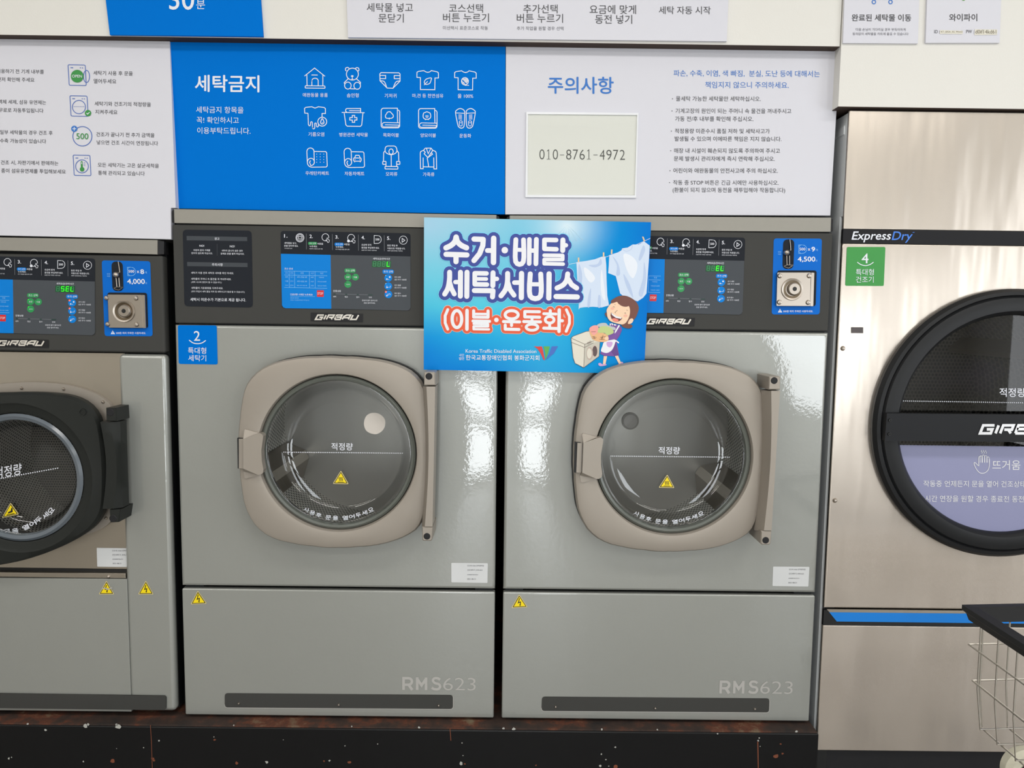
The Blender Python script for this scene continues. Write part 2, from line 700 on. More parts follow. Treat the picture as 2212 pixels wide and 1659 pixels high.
# shopfront behind the camera
m_frame = mat('black_aluminium', (30, 31, 33), .35)
wins = [(-.57, .54), (1.96, 2.94)]
fr = MB()
xs = [XL] + [v for w in wins for v in w] + [XR]
for i in range(0, len(xs), 2):
    fr.box(xs[i], xs[i + 1], YB - .12, YB, 0, ZC)
fr.box(-.57, .54, YB - .12, YB, 2.12, ZC).box(1.96, 2.94, YB - .12, YB, 1.38, ZC).box(1.96, 2.94, YB - .12, YB, 0, .52)
struct(fr.build('wall_front', m_wall))
m_pane = glass('window_glass', (.96, .98, .98))
def opening(name, bars, pane):
    f2 = MB()
    for q in bars:
        f2.box(*q)
    w = struct(f2.build(name, m_frame))
    MB().box(*pane).build('pane', m_pane, w)


y0_, y1_ = YB - .06, YB + .05
opening('door_1', [(-.57, -.53, y0_, y1_, 0, 2.12), (.50, .54, y0_, y1_, 0, 2.12), (-.57, .54, y0_, y1_, 0, .06), (-.57, .54, y0_, y1_, 2.05, 2.12), (-.15, .20, y0_, y1_, .05, 2.06), (-.57, .54, y0_, y1_, .40, .46), (-.57, .54, y0_, y1_, .70, .77)], (-.54, .51, YB - .015, YB - .009, .05, 2.06))
opening('window_1', [(1.96, 2.0, y0_, y1_, .52, 1.38), (2.90, 2.94, y0_, y1_, .52, 1.38), (1.96, 2.94, y0_, y1_, .52, .56), (1.96, 2.94, y0_, y1_, 1.34, 1.38)], (1.99, 2.91, YB - .015, YB - .009, .55, 1.35))
opening('window_added', [(XR - .05, XR + .06, -3.6, -3.55, .4, 2.2), (XR - .05, XR + .06, -1.45, -1.4, .4, 2.2), (XR - .05, XR + .06, -3.6, -1.4, .4, .45), (XR - .05, XR + .06, -3.6, -1.4, 2.15, 2.2)], (XR + .01, XR + .016, -3.56, -1.44, .44, 2.16))  # unseen window, added as the opening for the side fill
struct(MB().box(-14, 14, -18, YB - .12, -.1, -.05).build('ground', mat('asphalt', (110, 110, 112), .9, var=.1)))

# bulkhead wall over the machines: one part over the washers, a lower one over the dryer
zL = U(900, 87.5, -.008)[2]
zD = U(2000, 232.5, -.012)[2]
xj = U(1817.5, 60, -.010)[0]
wb = MB().box(XL, xj - .001, -.008, 1.3, zL, ZC).box(xj + .001, XR, -.012, 1.3, zD, ZC)
struct(wb.build('wall_back', m_wall))
m_soff = mat('dark_brown_edge', (58, 42, 33), .8)  # dark brown strips laid under the bulkhead's lower edges
struct(MB().box(XL, xj - .001, -.0078, 1.29, zL - .0012, zL - .0001).build('trim_1', m_soff))
struct(MB().box(xj + .001, XR, -.0118, 1.29, zD - .0015, zD - .0001).build('trim_2', m_soff))

# plinth
zp = .272
xpr = U(1769.5, 1579, -.038)[0]
m_pl = mat('black_gloss_paint', (21, 21, 22), .35, spec=.2, bump=.05, bscale=30)
m_rust = bpy.data.materials.new('grimy_rusty_ledge')
m_rust.use_nodes = True
nt = m_rust.node_tree
b = nt.nodes['Principled BSDF']
b.inputs['Roughness'].default_value = .75
tc = nt.nodes.new('ShaderNodeTexCoord')
nz = nt.nodes.new('ShaderNodeTexNoise')
nz.inputs['Scale'].default_value = 9
nz.inputs['Detail'].default_value = 9
nz.inputs['Roughness'].default_value = .7
rp = nt.nodes.new('ShaderNodeValToRGB')
rp.color_ramp.elements[0].position = .36
rp.color_ramp.elements[0].color = (*lin((34, 30, 28)), 1)
rp.color_ramp.elements[1].position = .66
rp.color_ramp.elements[1].color = (*lin((120, 106, 84)), 1)
e = rp.color_ramp.elements.new(.50)
e.color = (*lin((62, 44, 36)), 1)
e = rp.color_ramp.elements.new(.57)
e.color = (*lin((96, 52, 34)), 1)
nt.links.new(tc.outputs['Object'], nz.inputs['Vector'])
nt.links.new(nz.outputs['Fac'], rp.inputs[0])
nt.links.new(rp.outputs[0], b.inputs['Base Color'])
pl = thing('plinth', 'black painted plinth with rust stains carrying the three washing machines', 'plinth', (-.9, .4, 0))
MB().box(-2.6, xpr, -.038, 1.2, 0, zp - .004, .003).build('base', m_pl, pl)
MB().box(-2.59, xpr - .004, -.034, 1.19, zp - .004, zp).build('ledge', m_rust, pl, label='grimy rust-stained top edge')
rnd = random.Random(5)
chipm = mat('chipped_paint_pale', (176, 176, 170), .7)
rustm = mat('rust', (120, 66, 42), .8)


def blob(kind, x, y, r, n=7):
    ym = 1559 + (x / 1770) * 17 + r * 1.4
    y = max(y, ym)
    Ink().poly([(x + r * rnd.uniform(.55, 1.25) * math.cos(2 * math.pi * i / n), y + r * rnd.uniform(.5, 1.1) * math.sin(2 * math.pi * i / n)) for i in range(n)]).build('paint_chip' if kind else 'rust_spot', chipm if kind else rustm, pl, -.0385)


for x, y, r in ((576, 1646, 3.5), (712, 1643, 2.5), (996, 1649, 4), (998, 1605, 1.8), (745, 1611, 1.6), (180, 1645, 2), (19, 1638, 2.6), (25, 1636, 1.6), (343, 1600, 2), (98, 1577, 3), (185, 1563, 5), (190, 1560, 3), (252, 1564, 2.5), (255, 1559, 6),
                (1297, 1654, 3.5), (1299, 1629, 2.2), (1309, 1641, 1.8), (1329, 1614, 2.2), (1721, 1578, 3.2), (1550, 1585, 1.8), (1315, 1655, 1.6), (462, 1592, 1.4), (612, 1598, 1.2), (816, 1607, 1.5), (1000, 1632, 1.4), (1640, 1594, 2), (1638, 1600, 2.5), (1642, 1612, 1.4), (310, 1615, 1.5), (252, 1617, 1.3), (1088, 1572, 3), (1110, 1568, 4), (60, 1556, 3), (505, 1560, 2), (760, 1565, 2), (905, 1568, 3), (1420, 1575, 2.5), (1300, 1573, 3)):
    blob(1, x, y, r)
for x, y, r in ((244, 1643, 6), (330, 1639, 5), (333, 1643, 3), (511, 1648, 4), (464, 1598, 3), (755, 1647, 4), (700, 1644, 2), (1676, 1634, 6), (1690, 1628, 3), (1686, 1607, 2.5), (1330, 1656, 5), (1158, 1653, 2), (1004, 1650, 2)):
    blob(0, x, y, r)
for q, w in (([(325, 1566), (327, 1600), (329, 1659)], 1.2), ([(972, 1574), (974, 1600)], 1.5), ([(1637, 1602), (1638, 1659)], 2.2)):
    Ink().line(q, w).build('rust_run', rustm, pl, -.0385)


# ================================================================ shared drawings
def girbau(k, x0, x1, yt, yb, shear=.32, wt=None):
    """block italic maker's lettering, drawn letter by letter"""
    L = {'G': [[(1, 1), (.08, 1), (.08, 0), (.95, 0), (.95, .5), (.5, .5)]], 'I': [[(.12, 0), (.12, 1)]],
         'R': [[(.08, 0), (.08, 1), (.92, 1), (.92, .46), (.3, .46)], [(.62, .46), (.95, 0)]],
         'B': [[(.1, 0), (.1, 1), (.88, 1), (.88, .53), (.1, .53)], [(.88, .53), (.95, .4), (.95, 0), (.1, 0)]],
         'A': [[(.05, 0), (.05, .7), (.35, 1), (.95, 1), (.95, 0)], [(.05, .4), (.95, .4)]],
         'U': [[(.1, 1), (.1, 0), (.92, 0), (.92, 1)]]}
    adv = {'I': .42}
    tot = sum(adv.get(c, 1.22) for c in 'GIRBAU') - .22
    h = yb - yt
    s = h * shear
    sx = (x1 - x0 - s) / tot
    w = wt or h * .25
    x = x0
    for c in 'GIRBAU':
        for st in L[c]:
            k.line([(x + u * sx + s * v * 1, yb - w / 2 - v * (h - w)) for u, v in st], w)
        x += adv.get(c, 1.22) * sx
    return k


def tri_sticker(px, parent, plane, dx=0, sym='bolt', name='warning_sticker'):
    """yellow triangle; px = apex, right, left corners"""
    A, B, C = [np.array(p, float) for p in px]
    g = (A + B + C) / 3

    def sc(f):
        return [tuple(g + (p - g) * f) for p in (A, B, C)]

    def rt(q, r):
        out = []
        for i in range(3):
            p, a, b2 = np.array(q[i]), np.array(q[i - 1]), np.array(q[(i + 1) % 3])
            da, db = (a - p) / np.linalg.norm(a - p), (b2 - p) / np.linalg.norm(b2 - p)
            out += [tuple(p + da * r * (1 - t / 3) ** 2 + db * r * (t / 3) ** 2) for t in range(4)]
        return out
    sz = np.linalg.norm(B - C)
    o = Ink().poly(rt(sc(1), sz * .09)).build(name, m_yel2, parent, plane - .0006, dx)
    Ink().poly(rt(sc(.86), sz * .05)).build('border', m_inkk2, o, plane - .0009, dx)
    Ink().poly(sc(.72)).build('face', m_yel, o, plane - .0012, dx)
    s = Ink()
    ex = (B - C) / sz
    ey = np.array([-ex[1], ex[0]])
    at = lambda u, v: tuple(g + ex * u * sz + ey * v * sz)
    if sym == 'bolt':
        s.line([at(.0, -.30), at(-.05, -.10), at(-.08, -.02), at(.06, -.07), at(.03, .12)], sz * .05)
        s.poly([at(-.02, .08), at(.08, .08), at(.03, .2)])
    elif sym == 'heat':
        for u in (-.09, 0, .09):
            s.line(smoothline([at(u + .02, -.14), at(u - .03, -.07), at(u + .03, .02), at(u - .01, .09)], 3), sz * .035)
        s.line([at(-.19, .16), at(.19, .16)], sz * .03)
    else:
        s.line([at(-.24, .14), at(.2, .14)], sz * .04)
        s.poly([at(-.16, .08), at(-.12, .0), at(.02, -.04), at(.1, -.2), at(.16, -.18), at(.12, .05)])
    s.build('symbol', m_inkk2, o, plane - .0015, dx)
    return o


m_inkk2 = mat('hazard_black', (24, 20, 10), .5)


def coin_draw(parent, plane, fn, price, count, dx=0):
    """coin panel: blue plate, slots, chrome coin mechanism. fn maps the drawn crop to photo pixels"""
    pnl = Ink(fn=fn).poly(rquad([(100, 130), (1008, 135), (965, 1565), (60, 1565)], 55)).build('coin_panel', m_coinb, parent, plane - .0008, dx)
    a = Ink(fn=fn).poly(rquad([(278, 148), (490, 148), (470, 708), (262, 708)], 95))
    a.poly(rquad([(165, 735), (910, 735), (890, 1410), (150, 1410)], 50))
    a.build('slot_recess', m_cpd, pnl, plane - .0012, dx)
    w = Ink(fn=fn)
    w.text('x', 742, 788, 340, bold=.02).text(count, 812, 876, 335, bold=.035, h=84)
    w.text(price, 552, 880, 528, bold=.03, h=104)
    w.text('500', 585, 695, 332, bold=.03, h=50)
    w.text('500원 짜리 주화만 사용하세요.', 278, 840, 1505, bold=.012)
    w.poly([(217, 1455), (258, 1527), (178, 1527)])
    w.build('lettering', m_inkw, pnl, plane - .0012, dx)
    p = Ink(fn=fn)
    p.line([(570, 255), (640, 253)] + arc(638, 333, 82, 80, -90, 90, 14) + [(638, 415), (570, 415)], 7, closed=True)
    p.line([(570, 300), (605, 258)], 5).line([(570, 370), (605, 412)], 5)
    p.text('반환', 182, 242, 385, h=26).text('버튼', 182, 242, 428, h=26).text('개', 892, 928, 350).text('원', 890, 920, 550)
    p.build('symbol', m_pale, pnl, plane - .0013, dx)
    Ink(fn=fn).line([(218, 1478), (218, 1506)], 8).disc(218, 1517, 4).build('exclamation', m_coinb, pnl, plane - .0018, dx)

    def P(x, y, y0):
        return U(*fn(x, y), y0) + np.array([dx, 0, 0])
    # return lever and ball
    b0 = P(345, 398, plane - .006)
    rr = abs(P(405, 398, plane)[0] - P(345, 398, plane)[0])
    m1 = MB().lathe([(0, plane - .012), (rr * .5, plane - .011), (rr * .85, plane - .008), (rr, plane - .003), (rr * .9, plane)], b0[0], b0[2], 20)
    m1.build('return_button', m_chrome, pnl, smooth=True)
    k = MB()
    for pts in ([(345, 455), (350, 630)], [(398, 455), (400, 625)], [(405, 150), (415, 250), (422, 355)], [(425, 355), (400, 352)], [(290, 655), (350, 630), (470, 635)], [(300, 665), (380, 690), (450, 645)]):
        k.tube([P(x, y, plane - .003) for x, y in pts], rr * .12, 6)
    k.build('coin_slot_trim', m_chrome, pnl, smooth=True)
    # mechanism plate
    pl2 = MB().prism(np.array([P(x, y, plane - .010) for x, y in rquad([(170, 775), (800, 775), (785, 1405), (152, 1402)], 12)]), plane - .001)
    pl2.prism(np.array([P(x, y, plane - .008) for x, y in rquad([(808, 775), (865, 780), (845, 1408), (790, 1408)], 6)]), plane - .001)
    mech = pl2.build('coin_mechanism', m_chrome, pnl)
    c = P(450, 1092, plane - .011)
    r0 = abs(P(650, 1092, plane)[0] - P(450, 1092, plane)[0])
    MB().lathe([(r0 * 1.04, plane - .0105), (r0 * 1.0, plane - .013), (r0 * .93, plane - .0125), (r0 * .82, plane - .0115)], c[0], c[2], 36).build('cup_rim', m_chrome, mech, smooth=True)
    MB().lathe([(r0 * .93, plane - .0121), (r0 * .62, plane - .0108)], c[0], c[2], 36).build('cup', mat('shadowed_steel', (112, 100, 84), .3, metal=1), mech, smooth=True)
    c2 = P(475, 1085, plane - .011)
    MB().lathe([(r0 * .62, plane - .011), (r0 * .58, plane - .016), (r0 * .5, plane - .018), (r0 * .2, plane - .018)], c2[0], c2[2], 30).build('push_button', m_chrome, mech, smooth=True)
    MB().lathe([(r0 * .2, plane - .0181), (0, plane - .0181)], c2[0], c2[2], 16).build('button_hole', m_rub, mech)
    for x, y in ((185, 840), (735, 840), (175, 1335), (715, 1340)):
        q = P(x, y, plane)
        MB().lathe([(0, plane - .0145), (r0 * .16, plane - .0135), (r0 * .24, plane - .010)], q[0], q[2], 14).build('rivet', m_chrome, mech, smooth=True)
    return pnl


SEG = {'a': [(0, 0), (1, 0)], 'b': [(1, 0), (1, .5)], 'c': [(1, .5), (1, 1)], 'd': [(0, 1), (1, 1)], 'e': [(0, .5), (0, 1)], 'f': [(0, 0), (0, .5)], 'g': [(0, .5), (1, .5)]}
DIG = {' ': '', 'L': 'def', 'E': 'adefg', 'S': 'acdfg'}


def control_draw(parent, plane, fn, lit, leds, gleds, dx=0):
    """instruction and button panel of a washer, drawn in one enlarged crop"""
    O = (590, 480, 6.703)
    K = lambda: Ink(*O, fn=fn)
    pnl = K().poly(rquad([(108, 125), (1990, 160), (1990, 1280), (125, 1245)], 50)).build('control_panel', m_cpd, parent, plane - .0008, dx)
    K().poly([(112, 457), (832, 473), (842, 1254)] + [(180, 1246), (145, 1232), (128, 1200)]).build('price_field', m_cpb, pnl, plane - .0012, dx, label='blue price field')
    K().poly([(832, 473), (1988, 496), (1990, 1235), (1975, 1265), (1945, 1279), (842, 1254)]).build('button_field', m_cpg, pnl, plane - .0012, dx, label='grey button field')
    w = K()
    sl = .018
    for i, (x, y) in enumerate(((160, 198), (527, 205), (902, 214), (1280, 222), (1650, 232))):
        w.text('%d.' % (i + 1), x, x + 46, y, bold=.025, h=48)
    for t, x0, x1, y in (('세탁물을 넣고,', 162, 340, 303), ('문을 닫아주세요.', 160, 365, 343), ('버튼을', 645, 723, 313), ('누르세요.', 528, 643, 350), ('버튼을', 1030, 1108, 321), ('누르세요.', 905, 1020, 358),
                         ('요금에 맞게', 1280, 1420, 328), ('동전을 투입해주세요.', 1280, 1540, 371), ('동전 투입 후', 1653, 1802, 338), ('자동으로 작동됩니다.', 1653, 1912, 380)):
        w.text(t, x0, x1, y, sl, .012)
    for t, x0, x1, y in (('거리저장은 금지', 162, 275, 379), ('미선택시 표준코스로 작동', 527, 717, 386), ('추가 작업을 원할 경우 선택', 903, 1103, 394), ('500원 짜리 주화만 사용하세요', 1280, 1502, 407), ('세제와 섬유유연제는 자동투입', 1653, 1873, 415)):
        w.text(t, x0, x1, y, sl)
    w.text('코스 안내', 163, 283, 673, sl, .012)
    w.text('긴급상황 시에만 누르세요!', 248, 573, 1047, sl, .012)
    w.text('세탁요금/잔여시간', 1447, 1692, 530, sl, .012)
    w.text('진행상황', 870, 982, 997, sl, .012)
    for t, x in (('세탁', 868), ('헹굼', 1036), ('탈수', 1205), ('완료', 1385)):
        w.text(t, x, x + 45, 1078 + (x - 868) * .02)
    w.text('완료에 불이 들어오면', 1288, 1508, 1133, .012).text('문을 열어주세요.', 1313, 1482, 1170, .012)
    for i, (a, b2) in enumerate((('추가 세탁', '5분 추가 +500원'), ('추가 헹굼', '1회 추가 +500원'), ('추가 탈수', '5분 추가 +500원'))):
        w.text(a, 1757, 1850, 796 + i * 117, .01, .012).text(b2, 1757, 1930, 832 + i * 117, .01)
    w.text('STOP', 643, 722, 1032, .01, h=34)
    w.build('lettering', m_inkw, pnl, plane - .0016, dx)
    ic = K()
    ic.ell(388, 225, 58, 60, 8).ell(388, 225, 43, 44, 7).line([(365, 205), (412, 207), (408, 245), (370, 243)], 7, closed=True)
    for cx, cy in ((757, 218), (1130, 228)):
        ic.line(arc(cx, cy, 50, 52, 60, 370, 24), 7)
        ic.line([(cx + 28, cy + 60), (cx + 5, cy + 40), (cx + 18, cy + 34), (cx + 26, cy + 8), (cx + 36, cy + 10), (cx + 36, cy + 32), (cx + 58, cy + 40), (cx + 52, cy + 72), (cx + 30, cy + 74)], 6, closed=True)
    ic.disc(1092, 272, 20)
    ic.line([(1463, 192), (1520, 194)] + arc(1512, 250, 54, 57, -85, 85, 14) + [(1463, 308)], 7, closed=True).text('500', 1482, 1540, 250, h=30, bold=.02)
    ic.ell(1884, 260, 58, 60, 6).line([(1868, 234), (1908, 262), (1868, 290)], 8, closed=True)
    ic.build('icon', m_inkw, pnl, plane - .0017, dx)
    ln = K()
    for x, y in ((481, 165), (857, 173), (1233, 181), (1608, 190)):
        ln.line([(x, y), (x + 2, y + 230)], 4)
    ln.line([(870, 1036), (1440, 1054)], 4)
    ln.build('divider', mat('divider_grey', (130, 134, 140), .5), pnl, plane - .0016, dx)
    tb = K()
    for y in (707, 764, 945):
        tb.line([(162, y), (783, y + 12)], 4)
    for x in (233, 310, 525, 606):
        tb.line([(x, 712), (x + 3, 950)], 4)
    tb.line([(248, 1070), (608, 1078)], 3)
    for r_, y in enumerate((738, 796, 857, 917)):
        for c_, (x0, x1) in enumerate(((175, 218), (250, 296), (345, 490), (545, 588), (640, 770))):
            t = [['코스', '온도', '과정', '시간', '요금'], ['표준', '미온수', '세탁+헹굼 2회', '30분', '기본요금'], ['이불', '온수', '세탁+헹굼 3회', '35분', '기본요금+500원'], ['찌든때', '온수', '불림+세탁+헹굼 3회', '37분', '기본요금+1000원']][r_][c_]
            xa, xb = (x0, x1) if r_ else ((x0 + x1) / 2 - 22, (x0 + x1) / 2 + 22)
            if t in ('기본요금',): xa, xb = 660, 735
            tb.text(t, xa, xb, y + (c_ - 2) * 2, .012)
    tb.text('일반세탁 중지후,', 250, 372, 1098, .012).text('재작동 시 동전을 재투입하셔야 합니다.', 250, 525, 1129, .012)
    tb.build('price_table', m_pale, pnl, plane - .0016, dx)
    K().poly(rquad([(634, 984), (735, 986), (732, 1082), (634, 1080)], 6)).build('stop_button', m_stop, pnl, plane - .00145, dx, label='red stop button')
    for (x0, y0, x1, y1, m, t) in ((507, 285, 636, 328, m_cg, '코스 선택'), (890, 296, 1021, 343, m_cpb, '추가 선택'), (1033, 670, 1196, 730, m_cg, '코스 선택'), (1583, 686, 1748, 747, m_cpb, '추가 선택')):
        o = K().rect(x0, y0, x1, y1, (y1 - y0) / 2 - 1, .01).build('pill', m, pnl, plane - .0016, dx)
        K().text(t, x0 + 18, x1 - 16, (y0 + y1) / 2, .01, .012).build('caption', m_inkw, o, plane - .0019, dx)
    for i, (x, y, t) in enumerate(((1082, 792, '표준'), (1190, 795, '이불'), (1083, 900, '찌든때'))):
        o = K().disc(x, y, 51, 50, 28).build('course_button', m_cg, pnl, plane - .0016, dx)
        K().text(t, x - 24, x + 26, y + 2).build('caption', m_inkw, o, plane - .0019, dx)
        K().disc(x - 30, y - 30, 6).build('indicator', m_lcdon if gleds[i] else m_cpd, o, plane - .0019, dx)
    for i, (x, y) in enumerate(((1667, 808), (1668, 926), (1669, 1045))):
        o = K().disc(x, y, 56, 55, 28).build('extra_button', m_cpb, pnl, plane - .0016, dx)
        q = K()
        if i == 0:
            q.disc(x + 22, y - 14, 12).disc(x - 20, y + 16, 10).line([(x - 20, y + 16), (x + 15, y + 22)], 4)
        elif i == 1:
            q.line([(x - 22, y - 8), (x - 22, y + 16), (x + 30, y + 16), (x + 30, y - 8)], 4).disc(x - 20, y + 18, 10)
        else:
            q.line([(x - 16, y - 10), (x - 16, y + 12), (x + 4, y + 12), (x + 4, y - 10), (x + 26, y - 8), (x + 26, y + 12)], 4).disc(x - 22, y + 20, 10)
        q.build('icon', m_inkw, o, plane - .0019, dx)
        K().disc(x - 36, y - 36, 12 if leds[i] else 7).build('indicator', m_ledr if leds[i] else m_pale, o, plane - .002, dx)
    d = K().poly([(1432, 558), (1708, 562), (1705, 658), (1430, 650)]).build('display', m_lcdb, pnl, plane - .0016, dx)
    on, off = K(), K()
    for i, c in enumerate(lit):
        for s_, q in SEG.items():
            pts = [(1452 + i * 67 + u * 38 - v * 6, 570 + i * 1 + v * 66) for u, v in q]
            (on if s_ in DIG[c] else off).line(pts, 10)
    off.build('dim_segment', m_lcdoff, d, plane - .0019, dx)
    if on.v:
        on.build('lit_segment', m_lcdon, d, plane - .0022, dx)
    pg = K()
    for x0, x1, y in ((872, 905, 1040), (1042, 1074, 1045), (1210, 1240, 1049), (1374, 1440, 1053)):
        pg.rect(x0, y - 7, x1, y + 7)
    pg.build('progress_light', mat('unlit_green', (24, 58, 52), .4), pnl, plane - .0019, dx)
    return pnl


def badge(parent, plane, fn, dx=0, q=None):
    bd = Ink(590, 480, 6.703, fn).poly([(547, 1308), (1303, 1325), (1298, 1445), (545, 1430)]).build('maker_badge', m_black, parent, plane - .0015, dx)
    k = Ink(590, 480, 6.703, fn)
    girbau(k, 605, 1245, 1334, 1418, .42)
    k.build('lettering', mat('badge_silver', (222, 217, 208), .3, metal=.3), bd, plane - .003, dx)
    return bd


# ================================================================ large washers (two of a kind)
PX0 = (490, 750, 3.5298)        # crop in which the door of the left one was measured
DOOR = [(870, 75), (1050, 85), (1200, 105), (1330, 145), (1420, 195), (1475, 255), (1508, 320), (1520, 420), (1535, 600), (1540, 800), (1534, 1000), (1515, 1200), (1485, 1345), (1440, 1400), (1370, 1445), (1270, 1485), (1150, 1515), (1000, 1530), (850, 1537), (650, 1525), (480, 1500), (370, 1475), (280, 1430), (210, 1370), (160, 1290), (130, 1220), (105, 1080), (90, 950), (80, 800), (80, 690), (90, 560), (105, 430), (125, 330), (155, 262), (210, 200), (280, 150), (380, 110), (500, 85), (680, 72)]
A96 = [2 * math.pi * k / 96 for k in range(96)]


def polar(outline, c, angs):
    """radius of a star-shaped closed outline (x,z) at the given angles"""
    P = np.array(outline) - np.array(c)
    th = np.unwrap(np.arctan2(P[:, 1], P[:, 0]))
    rr = np.hypot(P[:, 0], P[:, 1])
    if th[-1] < th[0]:
        th, rr = th[::-1], rr[::-1]
    th3 = np.concatenate([th - 2 * math.pi, th, th + 2 * math.pi])
    r3 = np.concatenate([rr, rr, rr])
    o = np.argsort(th3)
    return [float(np.interp((a - th[0]) % (2 * math.pi) + th[0], th3[o], r3[o])) for a in angs]


def hole_plate(x0, x1, z0, z1, c, r, yf, yb, bev=.006):
    """rectangular plate with a round hole, its outer edge rounded back"""
    cor = [math.atan2(z - c[1], x - c[0]) % (2 * math.pi) for x in (x0, x1) for z in (z0, z1)]
    angs = sorted(A96 + cor)

    def rect(i):
        out = []
        for a in angs:
            ca, sa = math.cos(a), math.sin(a)
            t = min([((x1 - i if ca > 0 else x0 + i) - c[0]) / ca if abs(ca) > 1e-9 else 9, ((z1 - i if sa > 0 else z0 + i) - c[1]) / sa if abs(sa) > 1e-9 else 9])
            out.append((c[0] + ca * t, c[1] + sa * t))
        return out
    inn = [(c[0] + r * math.cos(a), c[1] + r * math.sin(a)) for a in angs]
    L = [[(x, yb, z) for x, z in inn], [(x, yf, z) for x, z in inn], [(x, yf, z) for x, z in rect(bev + .0015)], [(x, yf, z) for x, z in rect(bev)], [(x, yf + bev * .3, z) for x, z in rect(bev * .3)], [(x, yf + bev, z) for x, z in rect(0)], [(x, yb, z) for x, z in rect(0)]]
    n = len(angs)
    m = MB()
    v = [p for q in L for p in q]
    fc = []
    for i in range(7):
        j = (i + 1) % 7
        fc += [(i * n + k, i * n + (k + 1) % n, j * n + (k + 1) % n, j * n + k) for k in range(n)]
    return m.add(v, fc)


ZCT, ZCB, ZFT, ZFM, ZFB = 1.5354, 1.5047, 1.2645, .6117, .2790
FXL, FXR, CXL, CXR = -.8089, -.0287, -.8035, -.0356


